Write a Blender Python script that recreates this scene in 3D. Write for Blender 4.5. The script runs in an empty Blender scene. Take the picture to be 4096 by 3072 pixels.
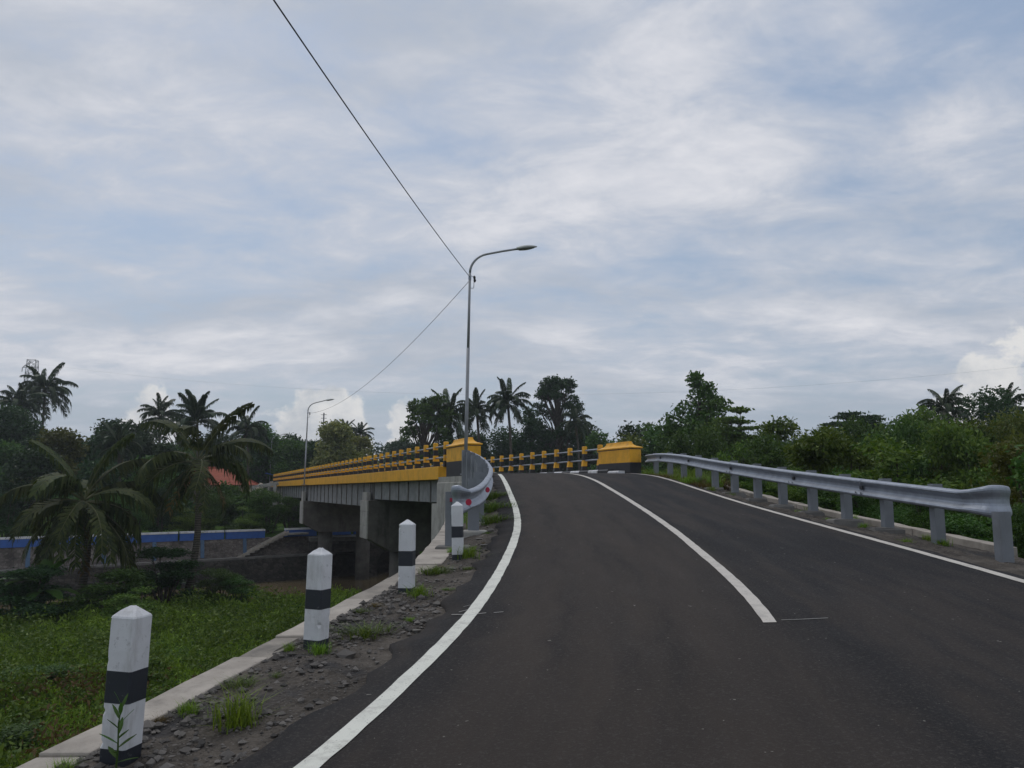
import bpy, math, random
import numpy as np
from mathutils import Vector, Matrix

# ------------------------------------------------------------------ camera, sky, sun, exposure
R = math.radians
SC = bpy.context.scene
COL = SC.collection
PITCH = math.atan(106 / 800.0)
cam_d = bpy.data.cameras.new('camera')
cam_d.sensor_width = 36.0
cam_d.lens = 36.0 * 800 / 1024
cam_d.clip_start = 0.05
cam_d.clip_end = 6000
cam = bpy.data.objects.new('camera', cam_d)
COL.objects.link(cam)
cam.location = (0, 0, 0)                       # heights are measured from the eye of the driver
cam.rotation_euler = (R(90) + PITCH, 0, 0)
SC.camera = cam

SUN_EL, SUN_AZ = R(58), R(-38)                 # azimuth from +Y towards +X
world = bpy.data.worlds.new('World')
SC.world = world
world.use_nodes = True
NT = world.node_tree
NT.nodes.clear()


def wn(t, **k):
    n = NT.nodes.new(t)
    for a, b in k.items():
        setattr(n, a, b)
    return n


def wl(a, b):
    NT.links.new(a, b)


def wmath(op, a, b=None, clamp=False):
    n = wn('ShaderNodeMath', operation=op)
    n.use_clamp = clamp
    for i, v in enumerate((a, b)):
        if v is None:
            continue
        if isinstance(v, (int, float)):
            n.inputs[i].default_value = v
        else:
            wl(v, n.inputs[i])
    return n.outputs[0]


def wramp(src, lo, hi, smooth=True):
    n = wn('ShaderNodeMapRange', interpolation_type='SMOOTHSTEP' if smooth else 'LINEAR')
    wl(src, n.inputs['Value'])
    n.inputs['From Min'].default_value = lo
    n.inputs['From Max'].default_value = hi
    return n.outputs['Result']


def wnoise(vec, scale, detail=6, rough=0.55, dist=0.0):
    n = wn('ShaderNodeTexNoise')
    wl(vec, n.inputs['Vector'])
    n.inputs['Scale'].default_value = scale
    n.inputs['Detail'].default_value = detail
    n.inputs['Roughness'].default_value = rough
    n.inputs['Distortion'].default_value = dist
    return n.outputs['Fac']


def wmap(vec, loc=(0, 0, 0), rot=(0, 0, 0), scl=(1, 1, 1)):
    n = wn('ShaderNodeMapping')
    wl(vec, n.inputs['Vector'])
    n.inputs['Location'].default_value = loc
    n.inputs['Rotation'].default_value = rot
    n.inputs['Scale'].default_value = scl
    return n.outputs[0]


def wmix(fac, a, b):
    n = wn('ShaderNodeMix', data_type='RGBA')
    if isinstance(fac, (int, float)):
        n.inputs['Factor'].default_value = fac
    else:
        wl(fac, n.inputs['Factor'])
    for i, v in (('A', a), ('B', b)):
        s = [q for q in n.inputs if q.name == i and q.type == 'RGBA'][0]
        if isinstance(v, tuple):
            s.default_value = v + (1,) if len(v) == 3 else v
        else:
            wl(v, s)
    return [q for q in n.outputs if q.type == 'RGBA'][0]


sky = wn('ShaderNodeTexSky', sky_type='NISHITA')
sky.sun_disc = False
sky.sun_elevation = SUN_EL
sky.sun_rotation = SUN_AZ
sky.air_density = 1.3
sky.dust_density = 2.0
sky.ozone_density = 1.5
tc = wn('ShaderNodeTexCoord')
sep = wn('ShaderNodeSeparateXYZ')
wl(tc.outputs['Generated'], sep.inputs[0])
zz = wmath('ADD', wmath('MAXIMUM', sep.outputs['Z'], 0.0), 0.16)
px_, py_ = wmath('DIVIDE', sep.outputs['X'], zz), wmath('DIVIDE', sep.outputs['Y'], zz)
comb = wn('ShaderNodeCombineXYZ')
wl(px_, comb.inputs[0])
wl(py_, comb.inputs[1])
P = comb.outputs[0]
# high thin sheet of cloud: broad drifts broken by finer ripples
nA = wnoise(wmap(P, (3.1, 7.7, 0), (0, 0, R(-28)), (0.8, 1.1, 1)), 1.0, 10, 0.60, 0.35)
nB = wnoise(wmap(P, (1.7, 0.4, 2.0), (0, 0, R(24)), (1.4, 1.9, 1)), 2.4, 10, 0.64, 0.4)
cover = wmath('ADD', wmath('MULTIPLY', nA, 0.62), wmath('MULTIPLY', nB, 0.38))
cov = wramp(cover, 0.355, 0.55)
thick = wramp(cover, 0.47, 0.66)
# greyer, thicker patches
nC = wnoise(wmap(P, (9.3, 2.2, 5.0), (0, 0, R(-8)), (0.6, 1.0, 1)), 1.0, 9, 0.60, 0.4)
shade = wramp(nC, 0.45, 0.66)
# the sky colour behind the sheet, thinned by humid air
skyc = wmix(0.68, sky.outputs[0], (2.8, 3.5, 4.7))
white = wmix(thick, (4.9, 5.15, 5.75), (7.0, 6.95, 7.2))
white = wmix(wmath('MULTIPLY', shade, 0.62), white, (3.3, 3.75, 4.45))
base = wmix(wmath('MULTIPLY', cov, 0.93), skyc, white)
# humid band close to the horizon
hz = wramp(sep.outputs['Z'], 0.17, 0.0)
base = wmix(wmath('MULTIPLY', hz, 0.62), base, (2.85, 3.65, 4.45))
# low cumulus heaps standing in that band, all round the horizon
azi = wmath('ARCTAN2', sep.outputs['X'], sep.outputs['Y'])
cum_s = wmap(tc.outputs['Generated'], (0.43, 0.2, 0.0), (0, 0, 0), (1, 1, 1.35))
cn = wnoise(cum_s, 13.0, 9, 0.58, 0.15)
top = None
for (az_, wd_, h_) in ((-13.5, 3.6, .165), (32, 6.0, .158), (-24.5, 3.0, .12), (-7.5, 2.2, .095), (58, 6, .13), (95, 8, .12), (140, 7, .13), (179, 8, .12), (-55, 7, .12), (-100, 8, .14), (-145, 8, .12)):
    u = wmath('DIVIDE', wmath('SUBTRACT', azi, R(az_)), R(wd_))
    g = wmath('MULTIPLY', wmath('POWER', 2.718, wmath('MULTIPLY', wmath('MULTIPLY', u, u), -1.0)), h_)
    top = g if top is None else wmath('MAXIMUM', top, g)
hgt = wmath('SUBTRACT', top, wmath('MAXIMUM', sep.outputs['Z'], 0.0))
cumf = wramp(wmath('ADD', wmath('MULTIPLY', hgt, 14.0), wmath('MULTIPLY', wmath('SUBTRACT', cn, 0.5), 3.4)), 0.0, 0.30)
cshade = wramp(wmath('ADD', wnoise(cum_s, 17.0, 6, 0.6), wmath('MULTIPLY', hgt, -1.3)), 0.22, 0.58)
cumc = wmix(cshade, (4.2, 4.5, 4.9), (7.0, 6.9, 6.75))
base = wmix(wmath('MULTIPLY', cumf, 0.9), base, cumc)
bg = wn('ShaderNodeBackground')
wl(base, bg.inputs['Color'])
bg.inputs['Strength'].default_value = 0.117
wo = wn('ShaderNodeOutputWorld')
wl(bg.outputs[0], wo.inputs['Surface'])

sun_d = bpy.data.lights.new('sun', 'SUN')
sun_d.energy = 0.65
sun_d.angle = R(25)
sun_d.color = (1.0, 0.96, 0.9)
sun = bpy.data.objects.new('sun', sun_d)
COL.objects.link(sun)
sdir = Vector((math.sin(SUN_AZ) * math.cos(SUN_EL), math.cos(SUN_AZ) * math.cos(SUN_EL), math.sin(SUN_EL)))
sun.rotation_euler = sdir.to_track_quat('Z', 'Y').to_euler()
sun.location = sdir * 60

SC.view_settings.view_transform = 'Standard'
SC.view_settings.look = 'None'
SC.view_settings.gamma = 1.0
SC.view_settings.use_curve_mapping = False
SC.view_settings.exposure = 0.0
SC.cycles.max_bounces = 6
SC.cycles.transparent_max_bounces = 6
SC.cycles.use_denoising = True

HAZE = 0.00042

# ------------------------------------------------------------------ helpers
rng = np.random.default_rng(7)
random.seed(7)


def tag(o, label=None, cat=None, group=None, kind=None):
    if label:
        o['label'] = label
    if cat:
        o['category'] = cat
    if group:
        o['group'] = group
    if kind:
        o['kind'] = kind
    return o


def link(o, parent=None):
    COL.objects.link(o)
    if parent is not None:
        o.parent = parent
    return o


def empty(name, loc=(0, 0, 0), rz=0):
    o = bpy.data.objects.new(name, None)
    o.location = loc
    o.rotation_euler = (0, 0, rz)
    o.empty_display_size = 0.2
    return link(o)


def raw_mesh(name, V, F, mats, midx=None, smooth=False):
    me = bpy.data.meshes.new(name)
    me.from_pydata([tuple(map(float, v)) for v in V], [], [tuple(map(int, f)) for f in F])
    for m in (mats if isinstance(mats, (list, tuple)) else [mats]):
        me.materials.append(m)
    if midx is not None:
        me.polygons.foreach_set('material_index', midx)
    if smooth:
        me.polygons.foreach_set('use_smooth', [True] * len(me.polygons))
    me.update()
    return me


def quads_mesh(name, V, nq, mat):
    """V: (nq*4,3) array, every four corners one quad"""
    me = bpy.data.meshes.new(name)
    me.vertices.add(nq * 4)
    me.vertices.foreach_set('co', np.ascontiguousarray(V, dtype=np.float32).ravel())
    me.loops.add(nq * 4)
    me.loops.foreach_set('vertex_index', np.arange(nq * 4, dtype=np.int32))
    me.polygons.add(nq)
    me.polygons.foreach_set('loop_start', np.arange(0, nq * 4, 4, dtype=np.int32))
    me.materials.append(mat)
    me.update(calc_edges=True)
    me.validate()
    return me


def obj(name, me, parent=None, loc=None, rot=None):
    o = bpy.data.objects.new(name, me)
    if loc is not None:
        o.location = loc
    if rot is not None:
        o.rotation_euler = rot
    return link(o, parent)


class MB:
    """collects shapes; build() links them as one mesh object"""

    def __init__(self):
        self.V, self.F, self.M = [], [], []

    def add(self, V, F, mi=0):
        b = len(self.V)
        self.V += [tuple(v) for v in V]
        self.F += [tuple(i + b for i in f) for f in F]
        self.M += [mi] * len(F)
        return self

    def box(self, lo, hi, mi=0, xf=None):
        x0, y0, z0 = lo
        x1, y1, z1 = hi
        V = [(x0, y0, z0), (x1, y0, z0), (x1, y1, z0), (x0, y1, z0), (x0, y0, z1), (x1, y0, z1), (x1, y1, z1), (x0, y1, z1)]
        if xf:
            V = [xf(*v) for v in V]
        return self.add(V, [(0, 3, 2, 1), (4, 5, 6, 7), (0, 1, 5, 4), (1, 2, 6, 5), (2, 3, 7, 6), (3, 0, 4, 7)], mi)

    def loft(self, rings, mi=0, cap=True, closed=True):
        n = len(rings[0])
        b = len(self.V)
        for r in rings:
            self.V += [tuple(p) for p in r]
        for i in range(len(rings) - 1):
            for j in range(n if closed else n - 1):
                k = (j + 1) % n
                self.F.append((b + i * n + j, b + i * n + k, b + (i + 1) * n + k, b + (i + 1) * n + j))
                self.M.append(mi)
        if cap and closed:
            self.F.append(tuple(b + j for j in range(n))[::-1])
            self.F.append(tuple(b + (len(rings) - 1) * n + j for j in range(n)))
            self.M += [mi, mi]
        return self

    def tube(self, pts, rad, n=8, mi=0):
        pts = [Vector(p) for p in pts]
        if isinstance(rad, (int, float)):
            rad = [rad] * len(pts)
        rings = []
        up = None
        for i, p in enumerate(pts):
            t = (pts[min(i + 1, len(pts) - 1)] - pts[max(i - 1, 0)]).normalized()
            if up is None:
                up = Vector((0, 0, 1)) if abs(t.z) < 0.9 else Vector((1, 0, 0))
            u = (up - t * up.dot(t)).normalized()
            up = u
            w = t.cross(u)
            rings.append([p + (u * math.cos(a) + w * math.sin(a)) * rad[i] for a in [2 * math.pi * k / n for k in range(n)]])
        return self.loft(rings, mi)

    def mesh(self, name, mats, smooth=False):
        return raw_mesh(name, self.V, self.F, mats, self.M, smooth)

    def build(self, name, mats, parent=None, smooth=False, loc=None, rot=None):
        return obj(name, self.mesh(name, mats, smooth), parent, loc, rot)


def bevel(o, w=0.01, seg=2):
    m = o.modifiers.new('bevel', 'BEVEL')
    m.width = w
    m.segments = seg
    m.limit_method = 'ANGLE'
    return o


# ------------------------------------------------------------------ materials
class Mat:
    def __init__(self, name, rough=0.7, metal=0.0, spec=None):
        self.m = bpy.data.materials.new(name)
        self.m.use_nodes = True
        self.t = self.m.node_tree
        self.b = self.t.nodes['Principled BSDF']
        self.b.inputs['Roughness'].default_value = rough
        self.b.inputs['Metallic'].default_value = metal
        if spec is not None:
            self.b.inputs['Specular IOR Level'].default_value = spec

    def n(self, t, **k):
        n = self.t.nodes.new(t)
        for a, b in k.items():
            setattr(n, a, b)
        return n

    def l(self, a, b):
        self.t.links.new(a, b)

    def coord(self, obj_space=True, scale=(1, 1, 1)):
        c = self.n('ShaderNodeTexCoord')
        mp = self.n('ShaderNodeMapping')
        self.l(c.outputs['Object'], mp.inputs['Vector'])
        mp.inputs['Scale'].default_value = scale
        return mp.outputs[0]

    def gcoord(self, scale=(1, 1, 1)):
        c = self.n('ShaderNodeNewGeometry')
        mp = self.n('ShaderNodeMapping')
        self.l(c.outputs['Position'], mp.inputs['Vector'])
        mp.inputs['Scale'].default_value = scale
        return mp.outputs[0]

    def noise(self, vec, scale, detail=5, rough=0.55, dist=0.0):
        n = self.n('ShaderNodeTexNoise')
        self.l(vec, n.inputs['Vector'])
        n.inputs['Scale'].default_value = scale
        n.inputs['Detail'].default_value = detail
        n.inputs['Roughness'].default_value = rough
        n.inputs['Distortion'].default_value = dist
        return n.outputs['Fac']

    def voro(self, vec, scale, feature='F1', out='Distance'):
        n = self.n('ShaderNodeTexVoronoi', feature=feature)
        self.l(vec, n.inputs['Vector'])
        n.inputs['Scale'].default_value = scale
        return n.outputs[out]

    def ramp(self, f, lo, hi):
        n = self.n('ShaderNodeMapRange', interpolation_type='SMOOTHSTEP')
        self.l(f, n.inputs['Value'])
        n.inputs['From Min'].default_value = lo
        n.inputs['From Max'].default_value = hi
        return n.outputs['Result']

    def mul(self, a, b, op='MULTIPLY'):
        n = self.n('ShaderNodeMath', operation=op)
        for i, v in enumerate((a, b)):
            if isinstance(v, (int, float)):
                n.inputs[i].default_value = v
            else:
                self.l(v, n.inputs[i])
        return n.outputs[0]

    def mix(self, f, a, b, blend='MIX'):
        n = self.n('ShaderNodeMix', data_type='RGBA', blend_type=blend)
        if isinstance(f, (int, float)):
            n.inputs['Factor'].default_value = f
        else:
            self.l(f, n.inputs['Factor'])
        for i, v in (('A', a), ('B', b)):
            s = [q for q in n.inputs if q.name == i and q.type == 'RGBA'][0]
            if isinstance(v, tuple):
                s.default_value = v + (1,)
            else:
                self.l(v, s)
        return [q for q in n.outputs if q.type == 'RGBA'][0]

    def color(self, c):
        if isinstance(c, tuple):
            self.b.inputs['Base Color'].default_value = c + (1,)
        else:
            self.l(c, self.b.inputs['Base Color'])
        return self

    def rough(self, f, lo, hi):
        n = self.n('ShaderNodeMapRange')
        self.l(f, n.inputs['Value'])
        n.inputs['To Min'].default_value = lo
        n.inputs['To Max'].default_value = hi
        self.l(n.outputs[0], self.b.inputs['Roughness'])
        return self

    def bump(self, h, strength=0.3, dist=0.01):
        n = self.n('ShaderNodeBump')
        n.inputs['Strength'].default_value = strength
        n.inputs['Distance'].default_value = dist
        self.l(h, n.inputs['Height'])
        self.l(n.outputs[0], self.b.inputs['Normal'])
        return self


M = {}


def mat_asphalt():
    a = Mat('asphalt', 0.85, spec=0.12)
    g = a.gcoord()
    agg = a.voro(g, 95)
    fine = a.noise(g, 130, 3, 0.7)
    large = a.noise(a.gcoord((1, 0.35, 1)), 0.45, 5, 0.6)
    mid = a.noise(a.gcoord((1, 0.3, 1)), 3.0, 5, 0.65)
    dust = a.ramp(a.noise(a.gcoord((1, 0.12, 1)), 0.9, 4, 0.5), 0.36, 0.68)
    at_ = a.n('ShaderNodeAttribute')
    at_.attribute_name = 'across'
    acr = at_.outputs['Fac']
    sx = a.n('ShaderNodeSeparateXYZ')
    a.l(g, sx.inputs[0])
    cv = a.n('ShaderNodeCombineXYZ')
    a.l(a.mul(acr, 14.0), cv.inputs[0])
    a.l(a.mul(sx.outputs['Y'], 0.22), cv.inputs[1])
    streak = a.noise(cv.outputs[0], 1.0, 6, 0.6)
    c = a.mix(a.ramp(fine, 0.32, 0.68), (0.008, 0.008, 0.009), (0.030, 0.029, 0.030))
    c = a.mix(a.mul(a.ramp(large, 0.35, 0.7), 0.5), c, (0.012, 0.012, 0.014))
    lane = a.mul(a.ramp(acr, 0.03, 0.14), a.ramp(acr, 0.60, 0.38))
    c = a.mix(a.mul(lane, 0.5), c, (0.054, 0.042, 0.033))
    c = a.mix(a.mul(a.ramp(streak, 0.42, 0.66), 0.5), c, (0.055, 0.044, 0.036))
    c = a.mix(a.mul(a.ramp(streak, 0.46, 0.30), 0.5), c, (0.010, 0.010, 0.011))
    c = a.mix(a.mul(a.ramp(mid, 0.52, 0.75), 0.4), c, (0.048, 0.040, 0.034))
    c = a.mix(a.mul(a.ramp(a.noise(g, 40, 4, 0.75), 0.52, 0.64), 0.75), c, (0.062, 0.056, 0.051))
    c = a.mix(a.ramp(agg, 0.12, 0.03), c, (0.07, 0.065, 0.06))
    c = a.mix(a.ramp(a.noise(g, 17, 2, 0.5), 0.745, 0.77), c, (0.20, 0.19, 0.17))
    a.color(c).rough(mid, 0.7, 0.92)
    a.bump(a.mul(agg, fine), 0.6, 0.006)
    return a.m


def mat_line(col, name):
    a = Mat(name, 0.65)
    g = a.gcoord()
    c = a.mix(a.ramp(a.noise(g, 6, 5, 0.65), 0.45, 0.75), col, tuple(x * 0.80 for x in col))
    c = a.mix(a.ramp(a.noise(g, 60, 5, 0.75), 0.60, 0.67), c, (0.10, 0.095, 0.088))
    c = a.mix(a.mul(a.ramp(a.noise(g, 3.2, 7, 0.75), 0.52, 0.66), 0.5), c, (0.34, 0.32, 0.28))
    c = a.mix(a.ramp(a.noise(g, 11, 7, 0.8), 0.66, 0.72), c, (0.10, 0.095, 0.088))
    a.color(c).bump(a.noise(g, 90, 3, 0.6), 0.4, 0.003)
    return a.m


def mat_soil():
    a = Mat('soil', 0.95, spec=0.2)
    g = a.gcoord()
    c = a.mix(a.ramp(a.noise(g, 2.0, 7, 0.65), 0.35, 0.68), (0.060, 0.052, 0.044), (0.118, 0.102, 0.086))
    c = a.mix(a.ramp(a.noise(g, 0.9, 6, 0.6, 0.5), 0.54, 0.66), c, (0.045, 0.043, 0.043))
    c = a.mix(a.ramp(a.voro(g, 34), 0.22, 0.05), c, (0.19, 0.175, 0.16))
    c = a.mix(a.ramp(a.noise(g, 1.3, 6, 0.65, 0.3), 0.62, 0.72), c, (0.23, 0.21, 0.185))
    a.color(c)
    a.bump(a.mul(a.voro(g, 30), a.noise(g, 9, 6, 0.7)), 0.9, 0.04)
    return a.m


def mat_grass_ground():
    a = Mat('grass_ground', 0.95, spec=0.1)
    g = a.gcoord()
    c = a.mix(a.ramp(a.noise(g, 0.5, 7, 0.65), 0.35, 0.65), (0.035, 0.075, 0.012), (0.075, 0.14, 0.022))
    c = a.mix(a.ramp(a.noise(g, 0.22, 6, 0.6, 0.4), 0.60, 0.70), c, (0.10, 0.062, 0.03))
    a.color(c).bump(a.noise(g, 6, 6, 0.7), 1.0, 0.15)
    return a.m


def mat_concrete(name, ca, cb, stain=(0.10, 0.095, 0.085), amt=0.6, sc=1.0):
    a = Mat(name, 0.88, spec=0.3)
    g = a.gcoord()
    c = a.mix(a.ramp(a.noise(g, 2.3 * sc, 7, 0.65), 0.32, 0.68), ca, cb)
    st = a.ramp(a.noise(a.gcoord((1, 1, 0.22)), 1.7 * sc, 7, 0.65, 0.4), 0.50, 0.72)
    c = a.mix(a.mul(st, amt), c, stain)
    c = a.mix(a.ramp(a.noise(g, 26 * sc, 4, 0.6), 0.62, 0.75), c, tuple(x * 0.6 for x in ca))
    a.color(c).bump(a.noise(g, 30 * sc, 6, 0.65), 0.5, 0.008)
    return a.m


def mat_paint(name, col, dirt=(0.08, 0.065, 0.04), amt=0.45, rough=0.55, thr=0.56, chip=0.62):
    a = Mat(name, rough)
    g = a.gcoord()
    c = a.mix(a.ramp(a.noise(g, 3.0, 6, 0.6), 0.35, 0.7), col, tuple(x * 0.82 for x in col))
    st = a.ramp(a.noise(a.gcoord((1, 1, 0.25)), 2.4, 8, 0.7, 0.3), thr, thr + 0.2)
    c = a.mix(a.mul(st, amt), c, dirt)
    c = a.mix(a.mul(a.ramp(a.noise(g, 22, 5, 0.7), chip, chip + 0.07), 0.75), c, tuple(0.5 * x + 0.08 for x in col))
    a.color(c).bump(a.noise(g, 45, 5, 0.6), 0.25, 0.004)
    return a.m


def mat_steel():
    a = Mat('galvanised_steel', 0.42, 0.65)
    g = a.gcoord()
    c = a.mix(a.ramp(a.noise(g, 5, 6, 0.6), 0.3, 0.7), (0.26, 0.285, 0.33), (0.35, 0.38, 0.43))
    c = a.mix(a.mul(a.ramp(a.noise(a.gcoord((1, 1, 0.4)), 7, 7, 0.7), 0.58, 0.72), 0.6), c, (0.20, 0.20, 0.20))
    a.color(c).rough(a.noise(g, 9, 5, 0.6), 0.34, 0.62)
    a.bump(a.noise(g, 12, 3, 0.5), 0.08, 0.01)
    return a.m


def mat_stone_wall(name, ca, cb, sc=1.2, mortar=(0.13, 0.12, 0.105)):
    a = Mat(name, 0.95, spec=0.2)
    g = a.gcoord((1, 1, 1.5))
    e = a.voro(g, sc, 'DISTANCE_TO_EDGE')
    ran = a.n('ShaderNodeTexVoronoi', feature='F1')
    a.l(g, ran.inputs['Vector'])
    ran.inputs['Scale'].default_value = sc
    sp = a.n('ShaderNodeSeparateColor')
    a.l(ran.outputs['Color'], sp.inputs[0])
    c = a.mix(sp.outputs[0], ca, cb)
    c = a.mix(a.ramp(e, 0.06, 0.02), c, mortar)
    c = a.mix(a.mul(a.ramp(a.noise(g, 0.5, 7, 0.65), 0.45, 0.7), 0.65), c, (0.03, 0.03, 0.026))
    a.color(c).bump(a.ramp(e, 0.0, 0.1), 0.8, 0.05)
    return a.m


def mat_leaf(name, ca, cb, trans=0.3, rough=0.5):
    a = Mat(name, rough, spec=0.22)
    geo = a.n('ShaderNodeNewGeometry')
    oi = a.n('ShaderNodeObjectInfo')
    c = a.mix(geo.outputs['Random Per Island'], ca, cb)
    hs = a.n('ShaderNodeHueSaturation')
    mr = a.n('ShaderNodeMapRange')
    a.l(oi.outputs['Random'], mr.inputs['Value'])
    mr.inputs['To Min'].default_value = 0.485
    mr.inputs['To Max'].default_value = 0.515
    a.l(mr.outputs[0], hs.inputs['Hue'])
    mv = a.n('ShaderNodeMapRange')
    a.l(oi.outputs['Random'], mv.inputs['Value'])
    mv.inputs['To Min'].default_value = 0.8
    mv.inputs['To Max'].default_value = 1.2
    a.l(mv.outputs[0], hs.inputs['Value'])
    a.l(c, hs.inputs['Color'])
    a.color(hs.outputs[0])
    tr = a.n('ShaderNodeBsdfTranslucent')
    a.l(a.mix(1.0, hs.outputs[0], (1.0, 1.0, 0.45), 'MULTIPLY'), tr.inputs['Color'])
    ms = a.n('ShaderNodeMixShader')
    ms.inputs[0].default_value = trans
    a.l(a.b.outputs[0], ms.inputs[1])
    a.l(tr.outputs[0], ms.inputs[2])
    out = [n for n in a.t.nodes if n.type == 'OUTPUT_MATERIAL'][0]
    a.l(ms.outputs[0], out.inputs['Surface'])
    return a.m


def mat_bark(name, ca, cb):
    a = Mat(name, 0.95, spec=0.2)
    g = a.gcoord((1, 1, 0.3))
    c = a.mix(a.ramp(a.noise(g, 9, 6, 0.65), 0.35, 0.65), ca, cb)
    a.color(c).bump(a.noise(g, 18, 6, 0.7), 0.8, 0.02)
    return a.m


def mat_palm_bark():
    a = Mat('palm_bark', 0.95, spec=0.2)
    w = a.n('ShaderNodeTexWave', wave_type='BANDS', bands_direction='Z')
    a.l(a.coord(), w.inputs['Vector'])
    w.inputs['Scale'].default_value = 2.4
    w.inputs['Distortion'].default_value = 2.0
    c = a.mix(w.outputs['Fac'], (0.06, 0.052, 0.042), (0.13, 0.115, 0.095))
    a.color(c).bump(w.outputs['Fac'], 0.6, 0.03)
    return a.m


def mat_water():
    a = Mat('river_water', 0.16, spec=0.5)
    g = a.gcoord((0.6, 1, 1))
    c = a.mix(a.ramp(a.noise(g, 0.35, 4, 0.5), 0.35, 0.65), (0.12, 0.09, 0.05), (0.165, 0.125, 0.07))
    a.color(c).bump(a.noise(g, 2.6, 5, 0.6, 0.4), 0.35, 0.06)
    return a.m


def mat_tiles():
    a = Mat('clay_tiles', 0.85)
    g = a.coord()
    w = a.n('ShaderNodeTexWave', wave_type='BANDS', bands_direction='X')
    a.l(g, w.inputs['Vector'])
    w.inputs['Scale'].default_value = 1.4
    w2 = a.n('ShaderNodeTexWave', wave_type='BANDS', bands_direction='Y')
    a.l(g, w2.inputs['Vector'])
    w2.inputs['Scale'].default_value = 1.1
    c = a.mix(a.ramp(a.noise(g, 3, 6, 0.7), 0.3, 0.7), (0.42, 0.10, 0.05), (0.27, 0.07, 0.04))
    c = a.mix(a.mul(a.ramp(w.outputs['Fac'], 0.75, 1.0), 0.5), c, (0.12, 0.035, 0.025))
    a.color(c).bump(a.mul(w.outputs['Fac'], w2.outputs['Fac'], 'ADD'), 0.6, 0.05)
    return a.m


M['asphalt'] = mat_asphalt()
M['line'] = mat_line((0.70, 0.70, 0.62), 'road_line_paint')
M['line_dirty'] = mat_line((0.56, 0.52, 0.46), 'worn_road_line_paint')
M['chalk'] = mat_line((0.20, 0.195, 0.18), 'chalk')
M['soil'] = mat_soil()
M['grassg'] = mat_grass_ground()
M['conc'] = mat_concrete('concrete', (0.30, 0.29, 0.265), (0.41, 0.395, 0.36))
M['conc_pale'] = mat_concrete('pale_concrete', (0.32, 0.285, 0.245), (0.45, 0.405, 0.35), amt=0.55)
M['conc_stain'] = mat_concrete('stained_concrete', (0.20, 0.18, 0.155), (0.33, 0.295, 0.25), amt=0.7)
M['conc_dark'] = mat_concrete('weathered_concrete', (0.125, 0.12, 0.112), (0.20, 0.19, 0.175), amt=0.5)
M['conc_pier_shaded'] = mat_concrete('shaded_pier_concrete', (0.085, 0.079, 0.07), (0.145, 0.134, 0.12), (0.03, 0.028, 0.024), 0.65, 0.7)  # stained concrete, base darkened to carry the shade under the deck
M['girder'] = mat_concrete('girder_concrete', (0.20, 0.205, 0.205), (0.29, 0.29, 0.285), amt=0.35)
M['yellow'] = mat_paint('yellow_paint', (0.84, 0.42, 0.016), (0.26, 0.13, 0.02), 0.6, 0.55, 0.52, 0.63)
M['black'] = mat_paint('black_paint', (0.016, 0.017, 0.02), (0.06, 0.058, 0.055), 0.4, 0.5)
M['navy'] = mat_paint('blue_black_paint', (0.020, 0.024, 0.034), (0.07, 0.07, 0.07), 0.35, 0.5)
M['white'] = mat_paint('white_paint', (0.68, 0.685, 0.70), (0.20, 0.18, 0.15), 0.7, 0.7, 0.50, 0.60)
M['steel'] = mat_steel()
M['post_steel'] = mat_paint('dull_galvanised_steel', (0.20, 0.215, 0.235), (0.11, 0.11, 0.11), 0.5, 0.55)
M['pylon'] = Mat('pylon_steel', 0.6).color((0.07, 0.075, 0.08)).m
M['pole'] = mat_paint('pole_grey', (0.30, 0.31, 0.325), (0.16, 0.155, 0.15), 0.4, 0.45)
M['lamp_shell'] = mat_paint('lamp_shell', (0.55, 0.56, 0.54), (0.3, 0.3, 0.28), 0.3, 0.4)
M['lens'] = mat_paint('lamp_lens', (0.20, 0.21, 0.20), (0.1, 0.1, 0.09), 0.3, 0.15)
M['red'] = Mat('red_reflector', 0.3).color((0.42, 0.008, 0.045)).m
M['rubber'] = Mat('cable_black', 0.6).color((0.012, 0.013, 0.015)).m
M['stone'] = mat_stone_wall('stone_masonry', (0.14, 0.12, 0.11), (0.25, 0.22, 0.20), 3.4)
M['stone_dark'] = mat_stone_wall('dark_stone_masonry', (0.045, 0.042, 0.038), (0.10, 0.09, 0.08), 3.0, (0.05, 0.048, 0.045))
M['stone_grey'] = mat_stone_wall('grey_stone_masonry', (0.13, 0.125, 0.12), (0.22, 0.21, 0.195), 3.0, (0.2, 0.19, 0.175))
M['blue'] = mat_paint('blue_paint', (0.04, 0.12, 0.40), (0.05, 0.08, 0.16), 0.4)
M['lightblue'] = mat_paint('light_blue_paint', (0.08, 0.15, 0.25), (0.08, 0.1, 0.12), 0.6)
M['tarp'] = Mat('blue_tarpaulin', 0.5).color((0.02, 0.10, 0.42)).m
M['canvas'] = mat_paint('pale_canvas', (0.42, 0.37, 0.29), (0.2, 0.16, 0.11), 0.5, 0.9)
M['plaster'] = mat_paint('house_plaster', (0.38, 0.31, 0.25), (0.14, 0.11, 0.08), 0.5, 0.9)
M['tiles'] = mat_tiles()
M['water'] = mat_water()
M['bark'] = mat_bark('bark', (0.045, 0.038, 0.03), (0.11, 0.095, 0.078))
M['palmbark'] = mat_palm_bark()
M['leaf_dark'] = mat_leaf('leaf_dark', (0.016, 0.042, 0.014), (0.042, 0.085, 0.027))
M['leaf_mid'] = mat_leaf('leaf_mid', (0.034, 0.088, 0.018), (0.092, 0.17, 0.036))
M['leaf_olive'] = mat_leaf('leaf_olive', (0.068, 0.085, 0.014), (0.13, 0.145, 0.03))
M['leaf_pale'] = mat_leaf('leaf_pale', (0.12, 0.16, 0.045), (0.33, 0.34, 0.13))
M['leaf_bush'] = mat_leaf('leaf_bush', (0.048, 0.105, 0.014), (0.15, 0.22, 0.034))
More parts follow.
